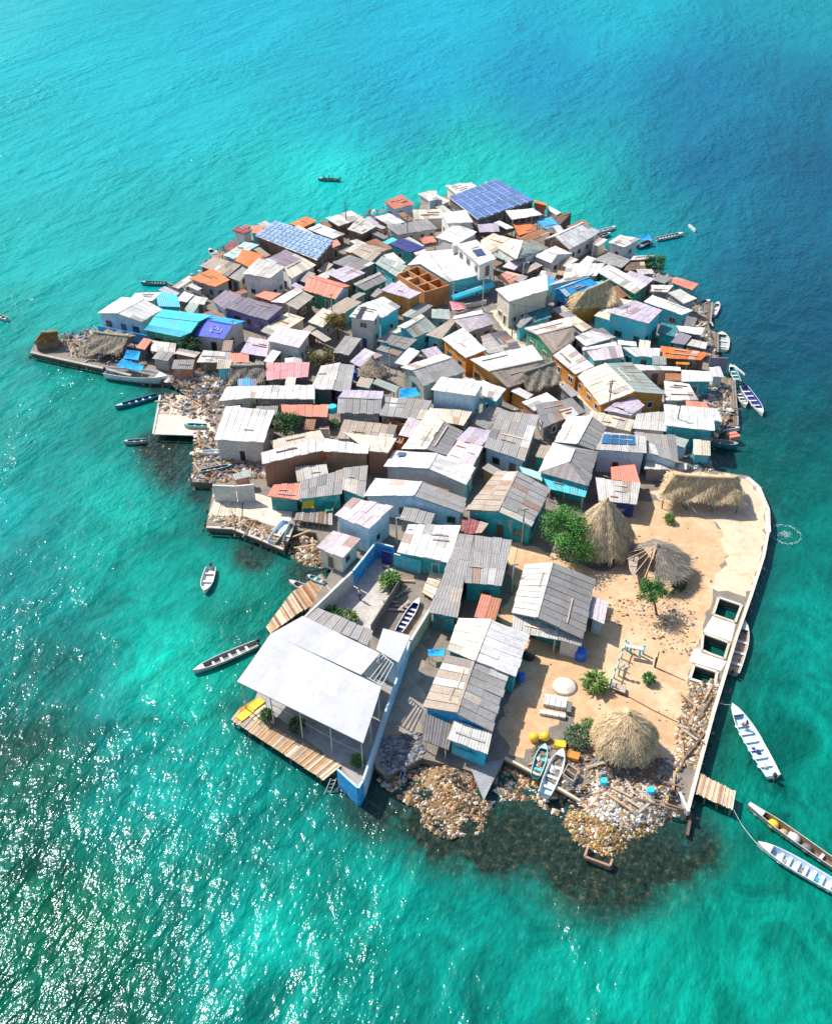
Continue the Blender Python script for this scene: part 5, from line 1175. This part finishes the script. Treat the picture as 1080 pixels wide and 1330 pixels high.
# ---------------------------------------------------------------- poles, railing
def pole(label, x, y, hgt, c='pale', arm=True, name='utility_pole', lampc=None):
    b = G(x, y, 1.0); th = Thing(name, label, 'pole', b, 'poles standing between the houses'); m = M(); m.tube([b - V((0, 0, .2)), b + V((0, 0, hgt))], [.11, .075], C[c], 7); th.part('shaft', m, 'concrete')
    if arm:
        m = M(); q = b + V((0, 0, hgt - .25)); m.bar(q - V((.5, .1, 0)), q + V((.5, .1, 0)), .09, C['dwood']); th.part('crossarm', m, 'timber')
    else:
        m = M(); q = b + V((0, 0, hgt)); m.bar(q, q + V((.7, 0, .1)), .07, C['pale']); m.box(q + V((.8, 0, .1)), (.4, .2, .1), C['white']); th.part('lamp_head', m, 'metal')
    return th
PL = []
for a in [('dark pole in front of the grey white corrugated house with blue panels', 787, 548, 7, 'dgrey'), ('pole standing at the cream balcony house corner', 664, 441, 6.5, 'grey'), ('pale pole on the square in front of the teal shop', 626, 404, 6, 'pale', False),
          ('pale pole right of the small round thatch', 506, 500, 6.5, 'pale'), ('thin pale pole beside the big coral roof', 432, 420, 5.5, 'pale'), ('white pole between purple house and pinkish white roof', 377, 426, 4, 'pale', False), ('white pole in front of the large white gable', 768, 340, 5, 'pale'),
          ('pale pole in front of the aqua stilt house', 808, 440, 6, 'pale'), ('dark pole below the lilac gable end roof', 787, 535, 5, 'dgrey'), ('white lamp post behind the small red orange awning', 678, 368, 4, 'white', False), ('white lamp post at the blue courtyard corner', 515, 706, 4, 'white', False),
          ('leaning pole beside the teal gable of the patched brown roof', 677, 706, 5.5, 'pwood'), ('pole between grey teal fronted house and wide grey gable', 664, 770, 4.5, 'pale'), ('pole beside the large white flat roof with teal front', 874, 572, 6, 'dgrey'),
          ('thin pole on the far left shore jumble', 450, 300, 6, 'dgrey'), ('thin pole behind the unfinished rooms', 529, 318, 6, 'dgrey'), ('pole on the square beside the red pink awning', 588, 402, 5, 'pale'), ('thin pale pole in front of the indigo blue roof', 307, 455, 5.5, 'pale')]:
    PL.append(pole(*a))
t = Thing('railing', 'teal and white railing of upright posts in the sand yard', 'railing', G(793, 885, 1.0), None)
rp = [G(x, y, 1.0) for x, y in pts('Q', '512,250 528,205 545,160 560,118 575,78')]
for i, p in enumerate(rp):
    m = M(); m.tube([p, p + V((0, 0, 1.5))], .09, col(('aqua', 'teal')[i % 2], .2), 7); t.part('post', m, 'paint')
m = M(); m.bar(rp[0] + V((0, 0, 1.1)), rp[-1] + V((0, 0, 1.1)), .09, C['white']); t.part('rail', m, 'paint')
t = Thing('wash_stand', 'teal pipe stand with white top at the upper end of the railing', 'stand', G(*pts('Q', '600,92')[0], 1.0))
for s_ in ('585,85', '600,95', '640,105', '655,98'):
    p = G(*pts('Q', s_)[0], 1.0); m = M(); m.tube([p, p + V((0, 0, 1.3))], .12, col('aqua', .2), 7); t.part('leg', m, 'paint')
a, q = GP('Q', '580,62 660,78', 2.35); m = M(); m.bar(a, q, .5, C['pale'], .12); t.part('top', m, 'paint')
for k, s_ in enumerate(('570,200', '548,195')):
    p = G(*pts('Q', s_)[0], 1.0); m = M(); m.tube([p, p + V((0, 0, 1.2)), p + V((.3, .05, 1.5))], .10, C['ggreen'], 7); m.lathe(p + V((.3, .05, 1.45)), [(.2, 0), (.24, .1), (.1, .2)], 'ggreen', 9)
    single('hand_pump', ('grey green hooked pipe with round head beside the teal railing', 'shorter grey green hooked pipe nearer the railing end')[k], 'pipe', m, 'paint', p)
t = Thing('bench', 'low brown bench at the lower end of the teal railing', 'bench', G(*pts('Q', '545,255')[0], 1.0))
a, b, c2, d = GP('Q', '518,248 578,270 580,240 525,222', 1.5); m = M(); m.box8([p - V((0, 0, .06)) for p in (a, b, c2, d)] + [a, b, c2, d], C['tan']); t.part('seat', m, 'timber')
for p in (a, b, c2, d): m = M(); m.bar(V((p.x, p.y, .95)), p - V((0, 0, .06)), .08, C['brown']); t.part('leg', m, 'timber')
t = Thing('stump', 'bare split tree stump standing in the sand yard', 'stump', G(*pts('Q', '708,158')[0], 1.0)); p = t.loc
m = M(); m.tube([p, p + V((-.05, .1, 1.4))], [.12, .06], C['brown'], 6); t.part('limb', m, 'timber'); m = M(); m.tube([p, p + V((.15, .15, 2.2))], [.11, .05], C['brown'], 6); t.part('limb', m, 'timber')
def top(i, h_): return PL[i].loc + V((0, 0, h_))
for i, j, hi, hj, lb in ((0, 8, 6.8, 4.8, 'black wire between the two dark poles by the lilac gable end'), (0, 13, 6.8, 5.8, 'black wire from the corrugated house to the white flat roof pole'), (1, 2, 6.3, 5.8, 'black wire crossing the square to the pale lamp pole'), (1, 7, 6.3, 5.8, 'black wire from the cream balcony house to the aqua stilt house'), (16, 2, 4.8, 5.6, 'black wire along the square below the teal shop'), (3, 16, 6.3, 4.8, 'black wire from the small round thatch to the square'), (11, 12, 5.2, 4.3, 'black wire between leaning pole and wide grey gable'), (15, 16, 5.8, 4.8, 'black wire behind the unfinished rooms to the square')):
    cable(lb, [top(i, hi), top(j, hj)], .025, 'black', 'wire', 'wire', .7)
cable('brown pipe lying across the sand from the railing to the quay', [G(*p, 1.05) for p in pts('Q', '520,255 600,290 700,345 790,390 850,415')], .05, 'brown', 'pipe', 'pipe')
cable('thin dark branch line on the sand right of the stump', [G(*p, 1.04) for p in pts('Q', '725,165 770,185 840,215')], .04, 'brown', 'branch', 'branch')
cable('pale mooring rope from the jetty to the lower right boat', [G(*pts('R', '292,925')[0], 1.0), G(*pts('R', '388,1064')[0], .7)], .03, 'pale', sag=.3)
cable('thin mooring rope from the quay to the drifting white boat', [G(*pts('R', '232,484')[0], .8), G(*pts('R', '278,492')[0], .6)], .03, 'pale', sag=.1)

# ---------------------------------------------------------------- smaller objects
def barrel(label, x, y, c, r=.32, h_=.9, group=None, name='barrel', z=1.0):
    p = G(x, y, z); m = M(); m.lathe(p, [(r * .9, 0), (r, .08 * h_), (r * .97, .33 * h_), (r * 1.03, .36 * h_), (r * .97, .4 * h_), (r * 1.03, .68 * h_), (r, .92 * h_), (r * .9, h_)], c, 14); return single(name, label, name.replace('_', ' '), m, 'paint', p, group)
barrel('deep blue water barrel at the corner of the wide grey gable', 753, 855, 'blue', .62, 1.15, name='water_barrel')
barrel('blue drum half hidden at the right wall of the blue waterfront house', 676, 884, 'blue', .4, 1.0)
barrel('blue bucket barrel beside the lilac patched sheet roof', 462, 492, 'blue', .6, 1.4, name='water_barrel')
barrel('bright cyan tank right of the orange red tin strip', 432, 535, 'cyan', .7, 1.0, name='water_tank', z=2.6)
barrel('dark round tub beside the white roof slopes in the sand yard', 687, 854, 'black', .62, .9, name='tub')
barrel('navy blue tub in the shade under the ruined thatch', 854, 765, 'navy', .5, .8, name='tub')
barrel('orange red basin right of the bright cyan tank', 444, 533, 'coral', .35, .3, name='basin', z=2.6)
barrel('small blue drum on the bank of broken shells', 783, 1019, 'cyan', .34, .7)
barrel('cyan drum near the right end of the shell bank', 844, 1030, 'cyan', .36, .6)
def box(label, T, s, size, c, rz, name='crate', cat='crate', z=1.0, mat='paint', group=None):
    p = G(*pts(T, s)[0], z); m = M(); a, b, h_ = size; p = p + V((0, 0, h_ / 2)); m.box(p, size, C[c], rz)
    for e in (-1, 1): m.box(p + Matrix.Rotation(rz, 3, 'Z') @ V((e * (a / 2 - .04), 0, h_ / 2 + .03)), (.08, b * .98, .06), tuple(x * .9 for x in C[c]), rz)
    return single(name, label, cat, m, mat, p - V((0, 0, h_ / 2)), group)
barrel('grey water tank on the white terrace beside the white upper house', 592, 327, 'pale', .8, 1.5, name='water_tank', z=4.75)
box('golden yellow crate above the bow of the white skiff', 'P', '832,640', (1.1, .75, .5), 'yellow', -.2)
box('orange yellow crate right of the white skiff', 'P', '890,690', (1.15, .85, .5), 'ochre', -.35)
for k, (s_, l_) in enumerate((('718,612', 'round yellow float at the left of the yellow pair'), ('766,608', 'round yellow float beside the golden crate'))):
    p = G(*pts('P', s_)[0], 1.0); m = M(); m.lathe(p, [(.2, 0), (.46, .22), (.5, .42), (.42, .68), (.15, .85)], 'yellow', 14); single('float', l_, 'float', m, 'paint', p, 'round yellow floats', True)
box('bright yellow lounger board at the left end of the pavilion dock', 'O', '290,552', (1.7, .9, .14), 'yellow', .85, 'lounger', 'lounger')
box('second yellow lounger board nearer the pavilion roof', 'O', '338,508', (1.5, .9, .14), 'yellow', .85, 'lounger', 'lounger')
canopy('yellow tarp spread above the grey slat platform', 'L', '555,172 605,170 602,215 548,215', (3.0, 3.0, 2.4, 2.4), 'yellow', 'tarp', 'tarp', zg=1)
canopy('green net bundle right of the yellow tarp', 'L', '660,195 695,190 692,225 655,230', 2.2, 'green', 'tarp', 'tarp', zg=1)
def tyre(label, T, s, z):
    p = G(*pts(T, s)[0], z); m = M(); K, J = 18, 8
    f = lambda i, j: p + V(((.36 + .14 * math.cos(j * 2 * PI / J)) * math.cos(i * 2 * PI / K), (.36 + .14 * math.cos(j * 2 * PI / J)) * math.sin(i * 2 * PI / K), .14 + .12 * math.sin(j * 2 * PI / J)))
    for i in range(K):
        for j in range(J): m.face([f(i, j), f(i + 1, j), f(i + 1, j + 1), f(i, j + 1)], C['black'])
    single('tyre', label, 'tyre', m, 'paint', p, None, True)
tyre('black tyre lying on the small rubble bank below the sky blue wall', 'P', '376,785', 1.3)
tyre('black tyre on the shell bank near the right jetty', 'Q', '790,720', 1.3)
# stack of white slabs
for k, (s_, sz, l_) in enumerate([('812,452', (2.3, 1.4, .45), 'wide stack of white blocks on the sand beside the pale sand heap'), ('800,505', (2.6, .5, .35), 'long low row of white blocks in front of the wide stack'), ('872,480', (.5, 1.3, .5), 'dark grey block at the end of the wide white stack')]):
    p = G(*pts('P', s_)[0], 1.0); m = M(); n_ = 4 if k < 2 else 1
    for i in range(n_): m.box(p + Matrix.Rotation(-.25, 3, 'Z') @ V(((i - (n_ - 1) / 2) * sz[0] / n_, 0, sz[2] / 2 + (i % 2) * .03)), (sz[0] / n_ * .93, sz[1], sz[2]), col('white' if k < 2 else 'mgrey', .08), -.25)
    single('block_stack', l_, 'block stack', m, 'concrete', p)
m = M(); p = G(*pts('P', '855,378')[0], 1.0); m.lathe(p, [(1.35, 0), (1.0, .2), (.5, .42), (.1, .5)], (.85, .78, .66), 18, .03); tag(m.build('sand_heap', 'concrete', None, p, True), 'small cone of pale sand beside the banana like plant', 'sand heap')
t = Thing('wooden_crate', 'empty wooden crate frame on the bank beside the white skiff', 'crate', G(*pts('P', '878,765')[0], 1.0)); a, b, c2, d = GP('P', '845,765 890,800 912,752 868,722', 1.5)
for k, (p, q) in enumerate(((a, b), (b, c2), (c2, d), (d, a), (lerp(a, d, .5), lerp(b, c2, .5)))): m = M(); m.bar(p, q, .09, col('tan', .1), .5); t.part('board', m, 'timber')
t = Thing('timber_frame', 'square timber frame standing in the shallows below the shell bank', 'frame', G(790, 1110, 0)); 
for p, q in (('400,990', '418,935'), ('400,990', '510,1030'), ('510,1030', '522,1000')):
    a, b = [G(*pts('Q', s_)[0], .55) for s_ in (p, q)]; m = M(); m.bar(a, b, .2, col((.40, .22, .15), .1), .3); t.part('beam', m, 'timber')
t = Thing('pontoon_beams', 'low timber beams at the water edge under the drawn up boats', 'beams', G(690, 1010, .6))
for p, q in (('592,690', '740,770'), ('810,815', '920,880')):
    a, b = [G(*pts('P', s_)[0], 1.05) for s_ in (p, q)]; m = M(); m.bar(a, b, .25, col('pwood', .1), .3); t.part('beam', m, 'timber')
# pavilion roof frame and stair
t = Thing('roof_frame', 'open grey steel roof frame at the pavilion alley corner', 'frame', G(500, 880, 1.0))
a, b, c2, d = [G(*p, 5.2) for p in pts('O', '785,380 868,428 918,335 868,292')]
for i in range(6): m = M(); m.bar(lerp(a, b, i / 5), lerp(d, c2, i / 5), .08, C['pale']); t.part('rafter', m, 'metal')
m = M(); m.bar(a, b, .1, C['pale']); m.bar(d, c2, .1, C['pale']); t.part('beam', m, 'metal')
t = Thing('dock_railing', 'thin pale railing along the shaded front of the pavilion', 'railing', G(*pts('O', '560,620')[0], 1.0)); P = GP('O', '380,520 470,570 570,628 680,690 790,745', 1.0)
for i, p in enumerate(P):
    m = M(); m.tube([p, p + V((0, 0, 1.0))], .04, C['pale'], 5); t.part('post', m, 'metal')
m = M(); m.tube([p + V((0, 0, 1.0)) for p in P], .035, C['pale'], 5); t.part('rail', m, 'metal')
t = Thing('ladder', 'pale ladder running down to the water beside the blue parapet corner', 'ladder', G(*pts('O', '640,870')[0], 0)); a, b = G(*pts('O', '665,822')[0], 1.2), G(*pts('O', '632,900')[0], -.2)
for e in (-.25, .25): m = M(); m.bar(a + V((e, 0, 0)), b + V((e, 0, 0)), .07, C['pale']); t.part('rail', m, 'metal')
for i in range(5): q = lerp(a, b, (i + .5) / 5); m = M(); m.bar(q - V((.25, 0, 0)), q + V((.25, 0, 0)), .05, C['pale']); t.part('rung', m, 'metal')
# teal shop awning with white lettering strokes, banner strokes, roof number strokes
t = Thing('shop_awning', 'turquoise awning with faded white lettering over the teal shop front', 'awning', G(*pts('C', '690,560')[0], 3.4)); a, b = GP('C', '598,588 792,522', 3.6); f = V((.25, -.8, -.35))
m = M(); m.box8([a + f - V((0, 0, .05)), b + f - V((0, 0, .05)), b - V((0, 0, .05)), a - V((0, 0, .05)), a + f, b + f, b, a], C['cyan']); m.box8([a + f - V((0, 0, .4)), b + f - V((0, 0, .4)), b + f + V((0, .04, -.4)), a + f + V((0, .04, -.4)), a + f - V((0, 0, .06)), b + f - V((0, 0, .06)), b + f + V((0, .04, -.06)), a + f + V((0, .04, -.06))], C['cyan']); t.part('sheet', m, 'paint')
m = M(); rnd = random.Random(3); dd = (b - a).normalized()
for i in range(26):
    p = lerp(a, b, .30 + .45 * i / 25) + f * .45; up = -f.normalized() * rnd.uniform(.12, .28); m.bar(p + V((0, 0, .03)), p + up + dd * rnd.uniform(-.1, .1) + V((0, 0, .03)), .07, C['white'], .02)
t.part('lettering', m, 'paint')
t = Thing('roof_marks', 'pale painted figures on the indigo blue roof', 'painted marks', G(*pts('A', '920,320')[0], 4.5)); st = Strip('A', '838,345 975,362|888,272 1018,295|920,250 1075,278', (3.0, 4.2, 3.9)); m = M(); seg = st.acc[1]
def stroke(u0, v0, u1, v1): m.bar(st.at(u0, seg * v0) + V((0, -.02, .09)), st.at(u1, seg * v1) + V((0, -.02, .09)), .16, (.15, .22, .66), .02)
for q in ((.42, .72, .54, .72), (.54, .72, .54, .55), (.54, .55, .42, .52), (.42, .52, .42, .35), (.42, .35, .55, .33), (.62, .7, .74, .7), (.74, .7, .75, .35), (.62, .7, .62, .5), (.62, .5, .74, .52), (.75, .35, .64, .33)): stroke(*q)
t.part('stroke', m, 'paint')
t = Thing('wall_graffiti', 'dark blue painted scrawl on the sky blue porch wall', 'graffiti', G(*pts('P', '420,680')[0], 2.5)); hs = Strip('P', '344,606 516,674|372,527 536,581', (2.6, 2.8)); m = M(); a = hs.at(.04, .2); b = hs.at(.96, .2); dd = (b - a).normalized(); nn = V((dd.y, -dd.x, 0)); rnd = random.Random(9)
for i in range(16):
    p = lerp(a, b, .16 + .036 * i * 1.05); z0 = a.z - 1.15 + rnd.uniform(-.1, .1); p = V((p.x, p.y, z0)) + nn * .03; m.bar(p, p + dd * rnd.uniform(-.06, .12) + V((0, 0, rnd.choice([.28, .42, .35]))), .06, C['navy'], .02)
    if i % 2: m.bar(p + V((0, 0, .2)), p + dd * .18 + V((0, 0, rnd.choice([.2, .38, .02]))), .06, C['navy'], .02)
t.part('stroke', m, 'paint')
t = Thing('banner_marks', 'small white strokes along the blue banner wall on the left tip', 'painted marks', G(*pts('A', '500,320')[0], 2.2)); a, b = GP('A', '388,299 618,345', 2.8); dd = (b - a).normalized(); nn = V((dd.y, -dd.x, 0)); m = M(); rnd = random.Random(4)
for i in range(22):
    p = lerp(a, b, .25 + .62 * i / 21) + nn * .09 - V((0, 0, .75)); m.bar(p, p + dd * rnd.uniform(-.1, .15) + V((0, 0, rnd.uniform(.3, .5))), .08, C['white'], .02)
t.part('stroke', m, 'paint')
# splash ring of a cast net
m = M(); rnd = random.Random(2); c0 = G(1019, 694, 0)
for i in range(760):
    a = rnd.uniform(0, 6.28); k = rnd.random(); r = (1.85 + rnd.gauss(0, .09)) if k < .66 else abs(rnd.gauss(0, .5)); 
    if k < .66 and rnd.random() < .35 * (1 + math.cos(a * 2 + .6)): continue
    p = c0 + V((r * math.cos(a), r * 1.0 * math.sin(a), .03)); s_ = rnd.uniform(.02, .07); m.face([p + V((s_, 0, 0)), p + V((0, s_, .0)), p + V((-s_, 0, 0)), p + V((0, -s_, .03))], (.5, .68, .66))
tag(m.build('foam', 'fabric'), kind='stuff')

# ---------------------------------------------------------------- loose timber and junk
LBL = 'weathered timber plank lying loose among the clutter of the shore yards'
pm = M(); pm.box((0, 0, .05), (2.6, .22, .07), col('wood')); pm0 = single('plank', LBL, 'plank', pm, 'timber', (0, 0, 0), 'loose planks'); pm2 = M(); pm2.box((0, 0, .06), (3.6, .16, .1), col('dwood')); pm1 = single('plank', LBL, 'plank', pm2, 'timber', (0, 0, 0), 'loose planks')
pm3 = M(); pm3.box((0, 0, .05), (1.9, .26, .05), col('tan')); pm4 = single('plank', LBL, 'plank', pm3, 'timber', (0, 0, 0), 'loose planks'); rnd = random.Random(77); first = {0: 1, 1: 1, 2: 1}
for reg, k_ in [('205,515 290,500 262,545 206,534', 14), ('252,562 300,560 345,590 330,620 255,624', 16), ('270,672 330,675 366,705 302,684', 12), ('740,990 800,990 880,1010 870,1050 790,1050', 16), ('900,520 950,520 945,545 900,545', 10), ('905,390 930,430 915,440 890,400', 8), ('60,442 130,430 165,470 95,466', 12), ('425,285 480,280 520,285 470,300', 14), ('215,378 290,340 300,360 240,390', 12), ('895,895 920,895 905,985 885,985', 10), ('390,690 430,725 410,730 390,715', 6), ('560,400 620,410 600,440 560,430', 5), ('500,720 540,740 520,800 500,790', 8)]:
    P = pts('X', reg)
    while k_ > 0:
        x, y = rnd.uniform(min(p[0] for p in P), max(p[0] for p in P)), rnd.uniform(min(p[1] for p in P), max(p[1] for p in P))
        if not inside((x, y), P): continue
        k_ -= 1; j = rnd.randrange(3); src = (pm0, pm1, pm4)[j]; o = src if first.pop(j, 0) else src.copy()
        if o is not src: COL.objects.link(o)
        o.location = G(x, y, 1.12 + rnd.uniform(0, .15)); o.rotation_euler = (rnd.uniform(-.06, .06), rnd.uniform(-.08, .08), rnd.uniform(0, 3.14))

# ---------------------------------------------------------------- people
def person(label, p, ang, shirt, short, z=None, sit=False, k=1.0, group='people'):
    p = V(p); th = Thing('person', label, 'person', p, group); R = Matrix.Rotation(ang, 3, 'Z')
    def skin(name, verts, edges, rad, c, mat, parent):
        me = bpy.data.meshes.new(name); bm = bmesh.new(); ly = bm.verts.layers.skin.verify(); bv = []
        for i, (q, r) in enumerate(zip(verts, rad)):
            w = bm.verts.new(R @ (V(q) * k)); w[ly].radius = (r * k, r * k); w[ly].use_root = i == 0; bv.append(w)
        for a, b in edges: bm.edges.new((bv[a], bv[b]))
        bm.to_mesh(me); bm.free(); o = bpy.data.objects.new(name, me); COL.objects.link(o)
        md = o.modifiers.new('skin', 'SKIN'); md.use_smooth_shade = True; sb = o.modifiers.new('sub', 'SUBSURF'); sb.levels = 1; sb.render_levels = 1
        key = mat + '_%d_%d_%d' % tuple(int(x * 99) for x in c)
        if key not in MATS:
            mm = bpy.data.materials.new(key); mm.use_nodes = True; b = mm.node_tree.nodes['Principled BSDF']; n = nm(mm, 'ShaderNodeTexNoise', i_Scale=9.0); r_ = nm(mm, 'ShaderNodeMixRGB', blend_type='MULTIPLY'); r_.inputs[0].default_value = .25; r_.inputs[1].default_value = (*c, 1)
            mm.node_tree.links.new(n.outputs['Fac'], r_.inputs[2]); mm.node_tree.links.new(r_.outputs[0], b.inputs['Base Color']); b.inputs['Roughness'].default_value = .7; MATS[key] = mm
        me.materials.append(MATS[key]); o.parent = parent; return o
    hp = .9 if not sit else .45
    v = [(0, 0, hp)]; e = []; r = [.13]
    def ch(i, q, rr): v.append(q); r.append(rr); e.append((i, len(v) - 1)); return len(v) - 1
    s1 = ch(0, (0, .01, hp + .28), .125); s2 = ch(s1, (0, .0, hp + .48), .12); nk = ch(s2, (0, -.01, hp + .58), .055); hd = ch(nk, (0, -.02, hp + .68), .095); ch(hd, (0, -.01, hp + .80), .08); ch(hd, (0, -.11, hp + .68), .02)
    for sg in (-1, 1):
        a = ch(s2, (sg * .19, 0, hp + .46), .055); b = ch(a, (sg * .25, .02, hp + .2), .043); c_ = ch(b, (sg * .24, -.12, hp - .02), .034); h_ = ch(c_, (sg * .24, -.15, hp - .09), .036)
        for f_ in range(4): g = ch(h_, (sg * (.215 + .018 * f_), -.17, hp - .14), .009); ch(g, (sg * (.215 + .018 * f_), -.185, hp - .175), .008)
        ch(h_, (sg * .20, -.19, hp - .10), .009)
        if sit: a = ch(0, (sg * .09, -.1, hp), .09); b = ch(a, (sg * .1, -.45, hp + .02), .062); c_ = ch(b, (sg * .1, -.48, .08), .045)
        else: a = ch(0, (sg * .09, 0, hp - .08), .09); b = ch(a, (sg * .1, -.03, hp - .46), .062); c_ = ch(b, (sg * .1, .02, .08), .042)
        ch(c_, (sg * .11, -.18 - (.48 if sit else 0), .04), .035)
    skin('body', v, e, r, (.20, .11, .07), 'skin', th.o)
    skin('shirt', [(0, .0, hp + .02), (0, .01, hp + .28), (0, 0, hp + .50), (-.2, 0, hp + .46), (.2, 0, hp + .46), (-.24, .02, hp + .28), (.24, .02, hp + .28)], [(0, 1), (1, 2), (2, 3), (2, 4), (3, 5), (4, 6)], [.145, .14, .12, .075, .075, .06, .06], C[shirt], 'cloth', th.o)
    lg = [(0, 0, hp + .02)]; le = []
    for sg in (-1, 1):
        i = len(lg)
        if sit: lg += [(sg * .09, -.1, hp), (sg * .1, -.4, hp + .02)]
        else: lg += [(sg * .09, 0, hp - .08), (sg * .1, -.02, hp - .4)]
        le += [(0, i), (i, i + 1)]
    skin('shorts', lg, le, [.14] + [.105, .085] * 2, C[short], 'cloth', th.o)
    skin('hair', [(0, .02, hp + .76), (0, .0, hp + .82), (0, .06, hp + .70)], [(0, 1), (0, 2)], [.085, .08, .06], (.015, .012, .01), 'hair', th.o)
    return th
person('person in dark shorts and pale shirt standing in the courtyard', G(*pts('L', '818,645')[0], 1.0), 2.2, 'pale', 'black')
for k, (t_, sh, lb) in enumerate(((.3, 'white', 'person in white sitting nearest the stern of the far boat'), (.5, 'navy', 'person in dark blue sitting in the middle of the far boat'), (.72, 'dgrey', 'person in dark grey sitting nearest the bow of the far boat'))):
    q = bf.base + bf.d * (t_ * bf.L); person(lb, (q.x, q.y, .25), math.atan2(bf.d.y, bf.d.x) + PI / 2, sh, 'black', sit=True, k=.9)
q = bc.base + bc.d * (.66 * bc.L); person('person in reddish shirt sitting in the drifting white boat', (q.x, q.y, .2), math.atan2(bc.d.y, bc.d.x) + PI / 2, 'coral', 'navy', sit=True)
# ---------------------------------------------------------------- small lean-tos that fill the gaps between the houses
rnd = random.Random(21)
NOGO = [SANDW := [G(x, y, 1) for x, y in SAND]] + [GP('X', s) for s in (
    '840,640 900,622 965,622 1000,640 1000,712 930,900 890,1060 850,1000 900,880 920,762', '395,803 455,740 490,704 510,710 514,740 500,790 478,838 440,838', '331,908 352,840 430,790 520,880 466,1030 444,1000',
    '205,500 290,505 290,562 200,566', '250,562 345,580 345,625 250,628', '268,640 380,636 440,690 440,740 370,715 268,690', '560,392 620,372 660,376 640,404 610,420 570,415',
    '640,408 662,402 674,440 690,440 712,454 742,492 775,534 806,556 798,560 768,546 724,500 694,470 668,464', '480,985 560,850 720,900 740,1060 480,1060', '36,470 40,440 180,440 200,500 170,490', '660,690 830,640 830,760 660,760', '545,790 565,790 560,990 480,1010 510,905', '470,850 510,735 575,735 560,800 520,880')]
CIRC = []
for o in COL.objects:
    if o.parent is None and o.get('category') in ('tree', 'bush', 'hut', 'shelter', 'boat', 'plant', 'canoe', 'awning', 'tarp', 'pole'):
        CIRC.append((o.location.x, o.location.y, dict(tree=1.3, bush=1.2, hut=2.6, shelter=2.6, plant=.7, awning=1.3, tarp=1.2, pole=.5).get(o['category'], 1.6)))
def free(p, mg):
    if not inside(p, OUTW): return False
    for z in NOGO:
        if inside(p, z): return False
    for x, y, r in CIRC:
        if (p[0] - x) ** 2 + (p[1] - y) ** 2 < r * r: return False
    for f in FOOT:
        if inside(p, f['poly']): return False
    return True
KINDS = [('grey', 'grey', 5), ('white', 'white', 6), ('pale', 'pale', 5), ('mgrey', 'dark grey', 2), ('tan', 'tan', 3), ('rust', 'rusty', 3), ('aqua', 'turquoise', 1), ('lilac', 'lilac', 2), ('coral', 'coral', 1), ('ggreen', 'grey green', 2), ('sky', 'blue', 1), ('cream', 'cream', 3)]
CUT = ('beside', 'under', 'below', 'behind', 'left', 'right', 'with', 'in', 'near', 'at', 'between', 'over', 'above', 'running', 'leaning', 'on', 'by', 'next', 'facing', 'standing', 'of', 'to', 'fading', 'continuing')
def short(l):
    w = l.split()
    if len(w) <= 10: return l
    k = [i for i in range(3, 11) if w[i] in CUT]
    return ' '.join(w[:k[-1]]) if k else None
used = set(); count = 0
def try_fill(cx, cy, size):
    global count
    near = sorted(FOOT0, key=lambda f: (f['c'][0] - cx) ** 2 + (f['c'][1] - cy) ** 2)[:5]
    f = near[0]; a = math.atan2(f['poly'][1][1] - f['poly'][0][1], f['poly'][1][0] - f['poly'][0][0]) + rnd.uniform(-.03, .03)
    w = size * rnd.uniform(.9, 1.5); d = size * rnd.uniform(.5, .8)
    if rnd.random() < .5: w, d = d, w
    ca_, sa = math.cos(a), math.sin(a); R_ = lambda u, v: V((cx + ca_ * u * w / 2 - sa * v * d / 2, cy + sa * u * w / 2 + ca_ * v * d / 2, 0))
    for u in (-1, -.5, 0, .5, 1):
        for v in (-1, -.5, 0, .5, 1):
            if not free(R_(u, v), 0): return False
    q = [R_(-1, -1), R_(1, -1), R_(1, 1), R_(-1, 1)]
    for g in FOOT:
        for p in g['poly']:
            if inside(p, q): return False
    # nearest edge to the camera first
    k0 = min(range(4), key=lambda k: (q[k] + q[(k + 1) % 4]).length); q = q[k0:] + q[:k0]
    kind = rnd.choices(KINDS, [k[2] for k in KINDS])[0]
    h0 = rnd.uniform(1.7, 2.3); h1 = h0 + rnd.uniform(.15, .7); x, y = PX(cx, cy, 1 + h0)
    lab = None
    for g in near:
        s = short(g['label'])
        if not s: continue
        gx_, gy_ = PX(g['c'][0], g['c'][1], g['c'][2]); dx, dy = x - gx_, y - gy_
        rel = ('left of' if dx < 0 else 'right of') if abs(dx) > abs(dy) * 1.3 else ('in front of' if dy > 0 else 'behind')
        l = 'small %s lean-to roof %s the %s' % (kind[1], rel, s)
        if len(l.split()) <= 16 and l not in used: lab = l; break
    if not lab: return False
    used.add(lab); st = Strip.__new__(Strip); st.n = 2
    hz = lambda p, h: V((p.x, p.y, 1 + h + rnd.uniform(-.06, .06)))
    st.L = [hz(q[0], h0), hz(q[3], h1)]; st.R = [hz(q[1], h0), hz(q[2], h1)]; st.acc = [0, (q[0] - q[3]).length]; st.len = st.acc[1]; st.W = (q[0] - q[1]).length
    house(lab, None, st, None, kind[0], rnd.choice(['aqua', 'teal', 'grey', 'brown', 'brick', 'pale', 'dgrey', 'cream', 'lblue', 'ochre']), 'lean_to', 'lean-to', win=0, patch=.22, ov=.15, group='small lean-tos between the houses', open_=rnd.random() < .2, posts='dwood')
    count += 1; return True
FOOT0 = list(FOOT)
TX = [p.x for p in OUTW]; TY = [p.y for p in OUTW]
for size, n in ((6.5, 900), (5.0, 1300), (3.8, 1900), (2.8, 2200), (2.1, 1600)):
    for _ in range(n):
        if count > 140: break
        try_fill(rnd.uniform(min(TX), max(TX)), rnd.uniform(min(TY), max(TY)), size)
print('fillers', count)
